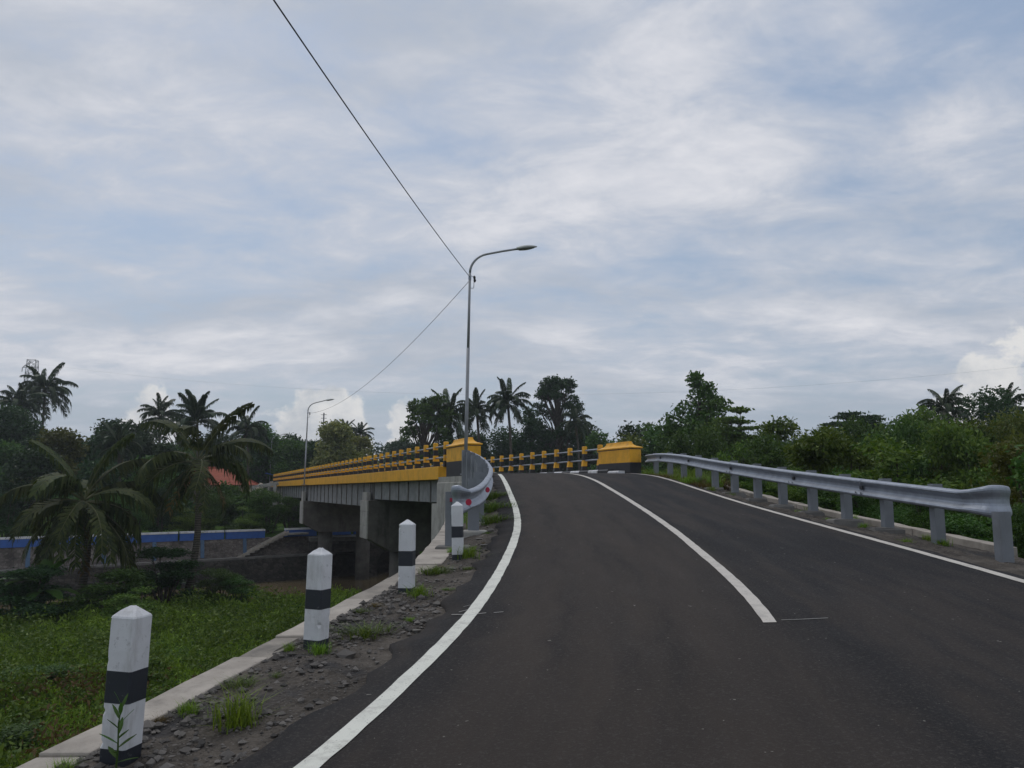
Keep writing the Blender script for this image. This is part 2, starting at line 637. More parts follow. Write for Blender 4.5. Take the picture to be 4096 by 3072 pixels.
M['leaf_bright'] = mat_leaf('leaf_bright', (0.035, 0.09, 0.014), (0.075, 0.16, 0.025), 0.35)
M['leaf_grass'] = mat_leaf('leaf_grass', (0.10, 0.185, 0.020), (0.24, 0.36, 0.05), 0.35, 0.6)
M['leaf_dry'] = mat_leaf('leaf_dry', (0.09, 0.06, 0.025), (0.17, 0.12, 0.05), 0.25, 0.8)
M['leaf_palm'] = mat_leaf('leaf_palm', (0.020, 0.036, 0.007), (0.066, 0.082, 0.016), 0.3, 0.6)
M['leaf_palm_far'] = mat_leaf('leaf_palm_far', (0.018, 0.036, 0.014), (0.042, 0.068, 0.026), 0.25, 0.45)
M['rachis'] = Mat('palm_rachis', 0.6).color((0.085, 0.09, 0.028)).m
M['gravel'] = mat_leaf('gravel_stone', (0.07, 0.066, 0.061), (0.21, 0.195, 0.175), 0.0, 0.9)

# ------------------------------------------------------------------ the lie of the land (metres, z = 0 at eye level)


def smooth_tab(xs, ys, lo, hi, sig):
    t = np.arange(lo, hi, 0.1)
    v = np.interp(t, xs, ys)
    k = np.exp(-0.5 * (np.arange(-60, 61) * 0.1 / sig) ** 2)
    k /= k.sum()
    vp = np.concatenate([v[0] + (v[1] - v[0]) * np.arange(-60, 0), v, v[-1] + (v[-1] - v[-2]) * np.arange(1, 61)])
    v = np.convolve(vp, k, 'valid')
    return lambda q: np.interp(q, t, v)


BD = np.array([-0.368, 0.930])      # along the bridge
BN = np.array([0.930, 0.368])       # to its right
BA = np.array([-1.58, 28.6])        # outer near corner of the left end pillar
BL = 77.0
BW = 7.1


def B(s, q, z):
    p = BA + BD * s + BN * q
    return (p[0], p[1], z)


def bridge_line(q, s0=0.0):
    a = BA + BD * s0 + BN * q
    e = BA + BD * 130 + BN * q
    return [(a[1], a[0]), (e[1], e[0])]


LLP = [(-12, -6.6), (-6, -4.2), (0, -2.1), (2, -1.55), (4.52, -.92), (5.5, -.73), (7.12, -.44), (8.36, -.28), (10.18, -.13), (12.12, 0), (13.14, .06), (14.68, .11), (15.4, .11), (17, .09), (19, .01), (22.5, -.14), (25.5, -.30), (27.4, -.42)] + bridge_line(1.15, 0.6)
RLP = [(-12, 1.9), (-6, 3.6), (0, 4.85), (4, 5.25), (8.59, 5.38), (11.27, 5.31), (14.27, 5.17), (18.42, 5.04), (23.8, 4.9), (27.0, 4.72), (28.8, 4.42)] + bridge_line(6.0, 0.3)
CLP = [(7.03, 2.21), (7.68, 2.32), (9.56, 2.49), (13.0, 2.68), (16, 2.73), (19.3, 2.70), (24, 2.56), (27, 2.30)] + bridge_line(3.55, 0.3)


def fn(P, sig=0.6):
    a = np.array(P)
    return smooth_tab(a[:, 0], a[:, 1], a[0, 0], a[-1, 0], sig)


XL, XR, XC = fn(LLP, 0.7), fn(RLP, 0.7), fn(CLP, 0.7)
ZLf = smooth_tab([-12, 0, 4.3, 6.5, 8.64, 11.4, 15, 20, 24, 27, 29, 200], [-2.35, -1.6, -1.36, -1.22, -1.07, -.90, -.60, -.13, .26, .52, .64, .64], -12, 200, 0.9)
ZRf = smooth_tab([-12, 0, 10.75, 17.9, 22.2, 26, 29, 31, 200], [-2.4, -1.56, -.80, -.28, .08, .42, .60, .64, .64], -12, 200, 0.9)


def zroad(X, Y):
    l, r = XL(Y), XR(Y)
    t = np.clip((X - l) / (r - l), -0.3, 1.3)
    return ZLf(Y) * (1 - t) + ZRf(Y) * t


# coping of the left retaining wall
COY = [-8, 0, 3.0, 4.32, 4.92, 5.86, 6.38, 8.11, 10.27, 11.3, 15, 18, 22, 26.8]
COX = [-6.6, -3.9, -2.92, -2.56, -2.43, -2.24, -2.14, -1.82, -1.43, -1.35, -1.42, -1.5, -1.78, -2.1]
COZ = [-2.2, -1.7, -1.50, -1.41, -1.37, -1.31, -1.28, -1.16, -1.02, -.97, -.86, -.74, -.5, -.2]
XO = smooth_tab(COY, COX, -8, 26.8, 0.4)
ZO = smooth_tab(COY, COZ, -8, 26.8, 0.4)


def cwid(Y):
    return 0.27 + 0.16 * np.clip((Y - 9.8) / 1.2, 0, 1)


WALL0 = np.array([-18.7, 74.0])     # far river wall
WD = np.array([0.77, 0.638])
WNRM = np.array([0.638, -0.77])     # towards the near bank


def bank(along):
    return 20.0 + 5.5 * np.clip((along + 17) / 6, 0, 1)


def terrain(X, Y):
    X, Y = np.broadcast_arrays(np.asarray(X, float), np.asarray(Y, float))
    s = (X - BA[0]) * BD[0] + (Y - BA[1]) * BD[1]
    q = (X - BA[0]) * BN[0] + (Y - BA[1]) * BN[1]
    off = (X - WALL0[0]) * WNRM[0] + (Y - WALL0[1]) * WNRM[1]
    bump = 0.22 * np.sin(X * 0.9 + 1.3 * np.sin(Y * 0.31)) * np.sin(Y * 0.7 + X * 0.23) + 0.12 * np.sin(X * 2.3 + Y * 1.7)
    plain = -6.2 + np.clip(30 - Y, 0, 40) * 0.02 + bump
    right = np.clip((X - 6) / 10, 0, 1)
    plain = plain * (1 - right) + (-3.4 + bump * 0.6) * right * np.where(off > 22, 1, 0) + plain * right * np.where(off > 22, 0, 1)
    Yc = np.clip(Y, -11.5, 60)
    dl = np.where(Y < 26.5, XO(np.clip(Y, -8, 26.7)) + 0.1 - X, -0.2 - q)
    dr = np.where(Y < 29.5, X - (XR(Yc) + 2.2), q - (BW + 0.6))
    df = s - 1.0
    out = np.maximum(np.maximum(dl, dr), df)
    zr = zroad(np.clip(X, XL(Yc), XR(Yc)), Yc)
    emb = np.where(out <= 0, zr - 0.42, zr - 0.42 - np.where(dl > 0, 0.9 + 4.6 * np.clip((Y - 5.0) / 4.5, 0, 1), 0.0) - 0.62 * np.clip(out, 0, 60))
    emb = np.where(df > 0, np.minimum(emb, zr - 0.5 - 1.1 * df), emb)
    near = np.maximum(plain, emb)
    # the river bed
    bed = -9.2
    along = (X - WALL0[0]) * WD[0] + (Y - WALL0[1]) * WD[1]
    t = np.clip((off - bank(along) + 3.0) / 3.0, 0, 1)
    near = bed * (1 - t) + near * t
    far = -3.9 + 0.02 * np.clip(-off, 0, 120) + 0.4 * bump
    # embankment carrying the road on beyond the bridge
    e2 = np.maximum(np.maximum(-q, q - BW), (BL + 0.5) - s)
    far = np.maximum(far, 0.3 - 0.7 * np.clip(e2, 0, 40))
    z = np.where(off > -0.8, near, far)
    rr = np.hypot(X, Y)
    return z * np.clip((900 - rr) / 600, 0, 1) + (-3.5) * (1 - np.clip((900 - rr) / 600, 0, 1))


def axis(parts):
    return np.unique(np.round(np.concatenate(parts), 3))


gx = axis([-np.geomspace(70, 3000, 18), np.arange(-70, -8, 1.3), np.arange(-8, 11, 0.4), np.arange(11, 60, 1.6), np.geomspace(60, 3000, 20)])
gy = axis([-np.geomspace(12, 1500, 10), np.arange(-12, 34, 0.5), np.arange(34, 90, 0.9), np.arange(90, 180, 3.0), np.geomspace(180, 4000, 18)])
GX, GY = np.meshgrid(gx, gy)
GZ = terrain(GX, GY)
nx, ny = len(gx), len(gy)
V = np.stack([GX, GY, GZ], -1).reshape(-1, 3)
F = [(j * nx + i, j * nx + i + 1, (j + 1) * nx + i + 1, (j + 1) * nx + i) for j in range(ny - 1) for i in range(nx - 1)]
tag(obj('ground', raw_mesh('ground', V, F, M['grassg'], smooth=True)), 'green uneven river plain and embankment slopes below the road', 'ground', kind='structure')

# river
wv = []
for along in (-70, -40, -10, 10, 40, 90, 160):
    for o_ in (-0.6, 27.0):
        p = WALL0 + WD * along + WNRM * o_
        wv.append((p[0], p[1], -7.8))
tag(obj('river', raw_mesh('river', wv, [(2 * i, 2 * i + 1, 2 * i + 3, 2 * i + 2) for i in range(6)], M['water'])), 'muddy brown river flowing under the bridge', 'river', kind='structure')

# road sheet with ragged left edge
ys = np.concatenate([np.arange(-10, 34, 0.2), np.arange(34, 128, 1.5)])
NA = 20
rv, rf = [], []
for i, y in enumerate(ys):
    onb = min(max((y - 27) / 3, 0), 1)
    rag = 0.05 * math.sin(y * 3.1) + 0.04 * math.sin(y * 7.7 + 1) + 0.03 * random.uniform(-1, 1)
    l = XL(y) - (0.33 + rag * (1 - onb)) - 0.08 * onb
    r = XR(y) + (0.16 + 0.6 * rag * (1 - onb)) + 0.1 * onb
    xs = np.linspace(l, r, NA)
    zs = zroad(xs, y)
    rv.append((xs[0] - 0.02, y, zs[0] - 0.09))
    rv += [(xs[k], y, zs[k]) for k in range(NA)]
    rv.append((xs[-1] + 0.02, y, zs[-1] - 0.09))
w = NA + 2
for i in range(len(ys) - 1):
    for k in range(w - 1):
        rf.append((i * w + k, i * w + k + 1, (i + 1) * w + k + 1, (i + 1) * w + k))
rme = raw_mesh('road', rv, rf, M['asphalt'], smooth=True)
ra = rme.attributes.new('across', 'FLOAT', 'POINT')
ra.data.foreach_set('value', np.tile(np.clip((np.arange(NA + 2) - 1) / (NA - 1), 0, 1), len(ys)).astype(np.float32))
road = obj('road', rme)
tag(road, 'dark asphalt road climbing in a left bend onto the bridge', 'road', kind='structure')


def road_strip(name, fx, y0, y1, wd, mat, lift=0.005, step=0.15, jag=0.004):
    yy = np.arange(y0, y1 + 1e-6, step)
    v, f = [], []
    for i, y in enumerate(yy):
        x = float(fx(y))
        sl = (float(fx(y + 0.1)) - float(fx(y - 0.1))) / 0.2
        hw = 0.5 * wd * math.sqrt(1 + sl * sl)
        for sgn in (-1, 1):
            xx = x + sgn * hw + random.uniform(-jag, jag)
            v.append((xx, y, float(zroad(xx, y)) + lift))
        if i:
            f.append((2 * i - 2, 2 * i - 1, 2 * i + 1, 2 * i))
    o = obj(name, raw_mesh(name, v, f, mat), road)
    return o


tag(road_strip('edge_line', XL, -8, 100, 0.125, M['line']), 'clean white line along the left edge of the road')
tag(road_strip('edge_line', XR, -8, 100, 0.115, M['line_dirty']), 'thin white line along the right edge of the road')
tag(road_strip('centre_line', XC, 7.05, 100, 0.12, M['line_dirty']), 'dusty white centre line starting mid road')
# surveyor's chalk marks beside the lines
for (pts, wd) in (([(-0.50, 7.72), (-0.43, 7.80), (-0.36, 7.81)], 0.03), ([(-0.47, 7.95), (-0.41, 8.02), (-0.37, 7.98), (-0.40, 7.92)], 0.02), ([(-0.56, 7.62), (-0.38, 7.60), (-0.24, 7.66)], 0.03), ([(-0.17, 7.66), (-0.08, 7.69)], 0.025), ([(2.33, 7.13), (2.5, 7.14), (2.75, 7.17)], 0.018)):
    v, f = [], []
    for i, (x, y) in enumerate(pts):
        for sg in (-1, 1):
            v.append((x, y + sg * wd * 0.7, float(zroad(x, y)) + 0.004))
        if i:
            f.append((2 * i - 2, 2 * i - 1, 2 * i + 1, 2 * i) if pts[-1][0] > pts[0][0] else (2 * i - 2, 2 * i, 2 * i + 1, 2 * i - 1))
    obj('chalk_mark', raw_mesh('chalk_mark', v, f, M['chalk']), road)


# verges
def hfield(x, y):
    return (0.018 * np.sin(x * 9 + 3 * np.sin(y * 2.1)) * np.sin(y * 7.3 + x * 4) + 0.012 * np.sin(x * 23 + y * 17) + 0.02 * np.sin(y * 1.9 + x * 2.2))


def zverge(X, Y):
    xr = XL(Y) - 0.37
    xi = XO(Y) + cwid(Y)
    t = np.clip((xr - X) / np.maximum(xr - xi, 0.05), 0, 1)
    zr = zroad(xr, Y) - 0.035
    z = zr * (1 - t) + (ZO(Y) - 0.01) * t
    return z + hfield(X, Y) * np.sin(np.pi * np.clip(t, 0.02, 0.98))


yy = np.arange(-7.5, 27.0, 0.09)
NV = 26
v, f = [], []
for i, y in enumerate(yy):
    a, b = float(XO(min(y, 26.7)) + cwid(y) - 0.06), float(XL(y) - 0.22)
    xs = np.linspace(a, b, NV)
    yb = np.full(NV, y)
    z = zverge(xs, np.minimum(yb, 26.7))
    z = z + rng.normal(0, 0.004, NV)
    z[-3:] = np.minimum(z[-3:], zroad(xs[-3:], y) - 0.035)
    v += list(zip(xs, yb, z))
    if i:
        for k in range(NV - 1):
            f.append(((i - 1) * NV + k, (i - 1) * NV + k + 1, i * NV + k + 1, i * NV + k))
tag(obj('left_verge', raw_mesh('left_verge', v, f, M['soil'])), 'bare stony soil shoulder left of the road', 'verge', kind='structure')

# right verge reaches to the guardrail and the drain edge behind it
GRP = [(9.9, 6.75), (10.75, 6.62), (13.5, 6.36), (17.9, 6.06), (22.2, 5.68), (27, 5.42), (31.6, 5.3)]
GX_ = smooth_tab([p[0] for p in GRP], [p[1] for p in GRP], 9.9, 31.6, 1.0)


def drainx(Y):
    return np.interp(Y, [-12, 0, 8, 12, 14, 18, 24, 32], [4.2, 6.7, 7.6, 7.4, 7.2, 6.85, 6.45, 6.3])


yy = np.arange(-8, 31.5, 0.12)
NV = 22
v, f = [], []
for i, y in enumerate(yy):
    a, b = float(XR(y) + 0.06), float(drainx(y) + 0.05)
    xs = np.linspace(a, b, NV)
    yb = np.full(NV, y)
    t = (xs - a) / (b - a)
    z = zroad(np.full(NV, XR(y)), y) - 0.035 - 0.24 * t + 1.3 * hfield(xs, yb) * np.sin(np.pi * np.clip(t, .02, .98)) + rng.normal(0, 0.006, NV)
    z[:3] = np.minimum(z[:3], zroad(xs[:3], y) - 0.035)
    v += list(zip(xs, yb, z))
    if i:
        for k in range(NV - 1):
            f.append(((i - 1) * NV + k, (i - 1) * NV + k + 1, i * NV + k + 1, i * NV + k))
tag(obj('right_verge', raw_mesh('right_verge', v, f, M['soil'])), 'rough soil shoulder under the right guardrail', 'verge', kind='structure')


def zrv(x, y):
    return float(zroad(XR(y), y)) - 0.19


# ------------------------------------------------------------------ retaining wall left, drain edge right
rw = empty('retaining_wall', (float(XO(8)), 8, float(ZO(8)) - 1.6))
tag(rw, 'low concrete retaining wall with pale coping behind the bollards', 'wall')
O = Vector(rw.location)
cuts = [-7, -3, 0.6, 2.6, 4.5, 6.38, 7.05, 8.6, 9.9, 11.0, 13.3, 16.0, 19.2, 23.0, 26.6]
for i in range(len(cuts) - 1):
    a, b = cuts[i], cuts[i + 1] - 0.012
    rings = []
    dz = random.uniform(-0.015, 0.012)
    for y in np.linspace(a, b, max(3, int((b - a) / 0.25))):
        xo, zo, wd = float(XO(y)), float(ZO(y)) + dz, float(cwid(y))
        j = random.uniform(-0.012, 0.012)
        rings.append([Vector(p) - O for p in ((xo + j, y, zo - 0.13), (xo + wd + j * .5, y, zo - 0.13), (xo + wd + random.uniform(-.008, .008), y, zo), (xo + j, y, zo + random.uniform(-.006, .004)))])
    mb = MB().loft(rings)
    mt = M['conc_stain'] if i in (5, 7, 8) else M['conc_pale']
    bevel(mb.build('coping_slab', mt, rw), 0.012, 2)
rings = []
for y in np.linspace(-7, 26.6, 110):
    xo, zo, wd = float(XO(y)), float(ZO(y)), float(cwid(y))
    rings.append([Vector(p) - O for p in ((xo - 0.02, y, zo - 5.8), (xo + wd - 0.03, y, zo - 5.8), (xo + wd - 0.03, y, zo - 0.125), (xo + 0.03, y, zo - 0.125))])
MB().loft(rings).build('wall_body', M['conc_dark'], rw)

dw = empty('drain_edge', (float(drainx(18)), 18, -1.0))
tag(dw, 'thin pale concrete drain edge behind the right guardrail', 'kerb')
O = Vector(dw.location)
cuts = list(np.arange(7.5, 31, 2.35))
for i in range(len(cuts) - 1):
    a, b = cuts[i], cuts[i + 1] - 0.015
    if i == 1:
        b -= 0.5
    rings = []
    for y in np.linspace(a, b, 8):
        x = float(drainx(y))
        z = zrv(x, y) + 0.03 + random.uniform(-.012, .012)
        rings.append([Vector(p) - O for p in ((x, y, z - 0.5), (x + 0.2, y, z - 0.5), (x + 0.2 + random.uniform(-.01, .01), y, z), (x + random.uniform(-.02, .015), y, z))])
    bevel(MB().loft(rings).build('kerb_slab', M['conc_pale'], dw), 0.012)

# ------------------------------------------------------------------ the bridge
DZ = 0.64
bridge = empty('bridge', B(0, BW / 2, -6.2))
tag(bridge, 'long concrete girder bridge with yellow edge beams and black and yellow railings', 'bridge')
BO = Vector(bridge.location)


def bxf(s, q, z):
    return Vector(B(s, q, z)) - BO


def bbox(s0, s1, q0, q1, z0, z1):
    return MB().box((s0, q0, z0), (s1, q1, z1), xf=bxf)


bbox(-1.6, BL + 1.5, 0.40, BW - 0.025, 0.30, DZ - 0.06).build('deck_slab', M['conc_dark'], bridge)
S0 = 3.3
for q0, q1, lab in ((-0.12, 0.39, 'yellow edge beam facing the river plain'), (BW - 0.02, BW + 0.14, None)):
    o = bbox(S0, BL - 0.4, q0, q1, 0.41, 0.92 if q0 < 1 else 0.66).build('edge_beam', M['yellow'], bridge)
    bevel(o, 0.015)
# kerb blocks, alternating paint
KB = {}
for c in ('white', 'black'):
    mb = MB()
    mb.loft([[(x, 0.0, 0), (x, 0.30, 0), (x, 0.30, 0.2), (x, 0.05, 0.2), (x, 0.0, 0.15)] for x in (0.004, 0.846)])
    KB[c] = mb.mesh('kerb_block', M[c])
ang = math.atan2(BD[1], BD[0])
for side in (0, 1):
    k = 0
    s = 0.1 if side else 3.4
    while s < (40 if side else 30):
        o = obj('kerb_block', KB['white' if k % 2 == 0 else 'black'], bridge)
        if side:
            o.location = bxf(s, BW - 0.98, DZ - 0.03 - 0.07 * max(0, 1 - k))
            o.rotation_euler = (0, 0, ang)
            o.scale = (1, -1, 1)
        else:
            o.location = bxf(s, 0.95, DZ - 0.05)
            o.rotation_euler = (0, 0, ang)
        s += 0.85
        k += 1

# end pillars with concave caps
def pillar(s0, q0, ln=2.6, wd=0.5, name='end_pillar', base=0.45):
    e = MB()
    z0, z1, z2 = base, 1.06, 1.60
    e.loft([[(s0, q0, z0), (s0, q0 + wd, z0), (s0 + ln, q0 + wd, z0), (s0 + ln, q0, z0)], [(s0, q0, z1), (s0, q0 + wd, z1), (s0 + ln, q0 + wd, z1), (s0 + ln, q0, z1)]], 1)
    e.loft([[(s0, q0, z1), (s0, q0 + wd, z1), (s0 + ln, q0 + wd, z1), (s0 + ln, q0, z1)], [(s0, q0, z2), (s0, q0 + wd, z2), (s0 + ln, q0 + wd, z2), (s0 + ln, q0, z2)]], 0)
    e.V = [bxf(*p) for p in e.V]
    o = e.build(name, [M['yellow'], M['black']], bridge)
    bevel(o, 0.012)
    c = MB()
    rings = []
    for (ins, z) in ((-0.012, 1.601), (-0.05, 1.625), (-0.05, 1.66), (0.02, 1.685), (0.08, 1.715), (0.125, 1.76), (0.155, 1.82), (0.17, 1.90)):
        il = ins if ins < 0 else ins * 2.4
        iw = min(ins, wd / 2 - 0.07)
        rings.append([bxf(s0 + il, q0 + iw, z), bxf(s0 + il, q0 + wd - iw, z), bxf(s0 + ln - il, q0 + wd - iw, z), bxf(s0 + ln - il, q0 + iw, z)])
    c.loft(rings)
    cp = c.build('pillar_cap', M['yellow'], None)
    cp.parent = o
    g = MB()
    g.box((s0 - 0.006, q0 - 0.006, 1.575), (s0 + ln + 0.006, q0 + wd + 0.006, 1.60), xf=bxf)
    g.build('cap_joint', M['black'], None).parent = o
    return o


tag(pillar(0, 0.0, base=0.40), 'yellow and black end pillar behind the lamp post')
tag(pillar(0, BW - 0.5, base=0.40), 'yellow and black end pillar beside the right guardrail')
pillar(BL - 3.2, BW - 0.5)
fp = bbox(BL + 0.2, BL + 1.9, -0.05, 0.45, 0.3, 1.1).build('end_pillar', M['conc'], bridge)
tag(fp, 'bare grey concrete pillar at the far end of the bridge')

# railing posts: four painted bands, foot flared towards the road
def post_mesh(sgn, zs):
    mb = MB()
    hw = 0.085
    def prof(z):
        fl = 0.11 * max(0, 1 - z / (zs[2] + 0.05))
        return fl
    for b in range(4):
        za, zb = zs[b], zs[b + 1]
        rings = []
        for z in (za, zb):
            fl = prof(z)
            y0, y1 = -hw, hw + fl
            rings.append([(-hw, y0 * sgn, z), (hw, y0 * sgn, z), (hw, y1 * sgn, z), (-hw, y1 * sgn, z)])
        mb.loft(rings, 1 if b in (0, 2) else 0, cap=False)
    n = len(mb.V)
    b0 = n - 4
    z = zs[4] + 0.02
    iw = hw - 0.02
    mb.loft([[mb.V[b0 + j] for j in range(4)], [(-iw, -iw, z), (iw, -iw, z), (iw, iw, z), (-iw, iw, z)] if sgn > 0 else [(-iw, iw, z), (iw, iw, z), (iw, -iw, z), (-iw, -iw, z)]], 0)
    return mb.mesh('railing_post', [M['yellow'], M['black']])


PML, PMR = post_mesh(-1, [0.0, 0.235, 0.47, 0.70, 0.965]), post_mesh(1, [0.0, 0.36, 0.62, 0.90, 1.21])      # local x along bridge, local y to its left
joints = (17.4, 44.8, 67.6)
for side in (0, 1):
    s = 3.12 if not side else 3.12
    sl = []
    while s < BL - 0.5:
        sl.append(s)
        for jn in joints:
            if abs(s - jn) < 0.735:
                sl.append(s + 0.42)
        s += 1.47
    for s in sl:
        o = obj('railing_post', PML if side == 0 else PMR, bridge)
        o.location = bxf(s, 0.14 if side == 0 else BW - 0.14, (0.92 if s > S0 else 0.9) if side == 0 else 0.675)
        o.rotation_euler = (0, 0, ang)
    for z in (0.92 + 0.80, 0.92 + 0.36):
        MB().tube([bxf(s, 0.14 if side == 0 else BW - 0.14, z) for s in np.linspace(2.5, BL - 0.3, 40)], 0.035, 8).build('rail_pipe', M['steel'], bridge, smooth=True)

# girders with stiffeners
spans = [(3.5, 17.1, -0.50), (17.7, 44.5, -0.93), (45.1, 67.3, -0.72), (67.9, 76.6, -0.55)]
for (a, b, zb) in spans:
    for gi, qc in enumerate((0.42, 2.5, 4.6, 6.68)):
        g = MB()
        prof = [(-0.30, zb), (0.30, zb), (0.30, zb + 0.16), (0.11, zb + 0.27), (0.11, 0.16), (0.26, 0.23), (0.26, 0.40), (-0.26, 0.40), (-0.26, 0.23), (-0.11, 0.16), (-0.11, zb + 0.27), (-0.30, zb + 0.16)]
        if gi == 0:
            prof = [(-0.16, zb), (0.30, zb), (0.30, zb + 0.16), (0.11, zb + 0.27), (0.11, 0.16), (0.26, 0.23), (0.26, 0.40), (-0.16, 0.40)]
        g.loft([[bxf(s, qc + y, z) for (y, z) in prof] for s in (a, b)])
        go = g.build('girder', M['girder'], bridge)
        if gi == 0:
            n = max(2, round((b - a) / 1.9))
            for k in range(n + 1):
                s = a + 0.2 + (b - a - 0.4) * k / n
                t = bbox(s - 0.035, s + 0.035, qc - 0.215, qc - 0.10, zb - 0.03, 0.385).build('stiffener', M['conc_dark'], None)
                t.parent = go
    for k in range(3):
        s = a + 0.3 + (b - a - 0.6) * k / 2
        bbox(s - 0.12, s + 0.12, 0.55, BW - 0.55, zb + 0.25, 0.28).build('diaphragm', M['conc_dark'], bridge)
# closing panels over the pier heads where spans meet
for jn, zb in ((17.4, -0.55), (44.8, -0.8), (67.6, -0.7)):
    bbox(jn - 0.27, jn + 0.27, 0.30, BW - 0.30, zb, 0.38).build('end_diaphragm', M['conc_dark'], bridge)

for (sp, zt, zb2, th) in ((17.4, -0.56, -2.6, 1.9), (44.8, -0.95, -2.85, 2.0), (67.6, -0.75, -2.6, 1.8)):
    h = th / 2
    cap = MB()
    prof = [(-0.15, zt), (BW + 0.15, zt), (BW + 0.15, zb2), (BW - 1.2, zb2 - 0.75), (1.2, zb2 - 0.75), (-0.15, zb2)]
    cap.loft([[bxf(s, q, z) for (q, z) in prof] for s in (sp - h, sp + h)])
    co = cap.build('pier_cap', M['conc_pier_shaded'], bridge)
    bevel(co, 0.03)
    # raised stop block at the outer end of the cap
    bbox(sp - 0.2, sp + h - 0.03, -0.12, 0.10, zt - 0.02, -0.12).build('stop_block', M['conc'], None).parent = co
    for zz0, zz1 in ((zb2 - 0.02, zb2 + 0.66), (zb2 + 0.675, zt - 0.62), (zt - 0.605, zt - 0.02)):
        bevel(bbox(sp - h + 0.01, sp + h - 0.01, -0.23, -0.148, zz0, zz1).build('lit_end_block', M['conc'], None), 0.012).parent = co  # jointed end pieces; light on the cap ends put into their paler colour
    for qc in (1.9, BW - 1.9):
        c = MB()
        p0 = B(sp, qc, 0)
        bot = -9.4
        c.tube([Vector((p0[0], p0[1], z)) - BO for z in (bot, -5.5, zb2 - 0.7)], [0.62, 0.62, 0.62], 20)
        c.build('pier_column', M['conc_pier_shaded'], bridge, smooth=True)

# near abutment and wing walls
ab = bbox(-1.8, 3.4, -0.14, BW + 0.14, -7.2, 0.29).build('abutment', M['conc'], bridge)
bevel(ab, 0.03)
bbox(-1.7, 3.36, -0.10, 0.40, 0.28, 0.50).build('abutment_ledge', M['conc'], bridge)
bbox(-1.7, 2.7, BW - 0.52, BW + 0.10, 0.28, 0.56).build('abutment_ledge', M['conc'], bridge)
bbox(3.4, 4.5, -0.02, BW, -7.0, -0.54).build('bearing_shelf', M['conc'], bridge)
for k in range(3):
    bbox(-1.9 - 0.55 * (k + 1), -1.9 - 0.55 * k, -0.12, 0.45, -5, 0.05 - 0.22 * k).build('wing_wall_step', M['conc'], bridge)
# far abutment in stone with battered face
fa = MB()
fa.loft([[bxf(s, q, z) for (s, q) in ss] for z, ss in ((-6.5, [(BL - 2.5, -2.2), (BL + 7, -3.6), (BL + 7, BW + 2), (BL - 2.5, BW + 1)]), (0.30, [(BL - 0.5, -0.25), (BL + 3, -0.25), (BL + 3, BW + 0.2), (BL - 0.5, BW + 0.2)]))])
fa.build('far_abutment', M['stone_grey'], bridge)
p0 = B(BL - 1.2, -0.35, 0)
MB().tube([Vector((p0[0], p0[1], z)) - BO for z in (-5.5, -3.2, -3.1, 0.5)], [0.3, 0.3, 0.14, 0.14], 8).build('drain_pipe', M['conc'], bridge)

# ------------------------------------------------------------------ bollards
def bollard(x, y, yaw, lean, label, seed):
    rnd = random.Random(seed)
    z = float(zverge(np.array(x), np.array(y))) - 0.04
    t = empty('bollard', (x, y, z))
    t.rotation_euler = (R(lean[0]), R(lean[1]), yaw)
    tag(t, label, 'bollard', 'striped bollards along the left shoulder')
    h = 0.0765
    def ring(zz, g=0.0):
        e = h + g
        cc = [0.011 + (rnd.uniform(0.006, 0.016) if rnd.random() < 0.05 else rnd.uniform(0, 0.0015)) for _ in range(4)]
        pts = [(-e + cc[0], -e), (e - cc[1], -e), (e, -e + cc[1]), (e, e - cc[2]), (e - cc[2], e), (-e + cc[3], e), (-e, e - cc[3]), (-e, -e + cc[0])]
        return [(a + rnd.uniform(-.0004, .0004), b + rnd.uniform(-.0004, .0004), zz) for a, b in pts]
    def rings(z0, z1, g=0.0):
        k = max(2, int((z1 - z0) / 0.022))
        return [ring(z0 + (z1 - z0) * i / k, g) for i in range(k + 1)]
    w1, w2 = rnd.uniform(-.006, .006), rnd.uniform(-.006, .006)
    MB().loft(rings(-0.25, 0.11)).build('base_band', M['navy'], t)
    MB().loft(rings(0.11, 0.345 + w1)).build('lower_shaft', M['white'], t)
    MB().loft(rings(0.345 + w1, 0.50 + w2, 0.0008)).build('black_band', M['navy'], t)
    MB().loft(rings(0.50 + w2, 0.775)).build('upper_shaft', M['white'], t)
    MB().loft([ring(0.775, 0.001), ring(0.785, -0.004)] + [[(p[0] * k + rnd.uniform(-.004, .004), p[1] * k + rnd.uniform(-.004, .004), z_ + rnd.uniform(-.004, .002)) for p in ring(0)] for k, z_ in ((0.55, 0.810), (0.14, 0.834))]).build('cap', M['white'], t)
    return t


bollard(-2.08, 4.47, R(-12), (0, 1.5), 'nearest and largest striped bollard with a weed growing at its foot', 1)
bollard(-1.59, 6.70, R(-20), (0, 1.2), 'second striped bollard from the camera, chipped white paint low down', 2)
bollard(-1.14, 8.87, R(-8), (0, -0.2), 'third striped bollard from the camera in front of the dark bridge underside', 3)
bollard(-0.75, 11.35, R(-2), (0, -1.4), 'farthest and smallest striped bollard in front of the left guardrail end', 4)

# ------------------------------------------------------------------ guardrails
WP = [(0.0, -0.160), (0.055, -0.150), (0.080, -0.132), (0.085, -0.112), (0.072, -0.088), (0.015, -0.045), (0.0, -0.02), (0.0, 0.02), (0.015, 0.045), (0.072, 0.088), (0.085, 0.112), (0.080, 0.132), (0.055, 0.150), (0.0, 0.160)]


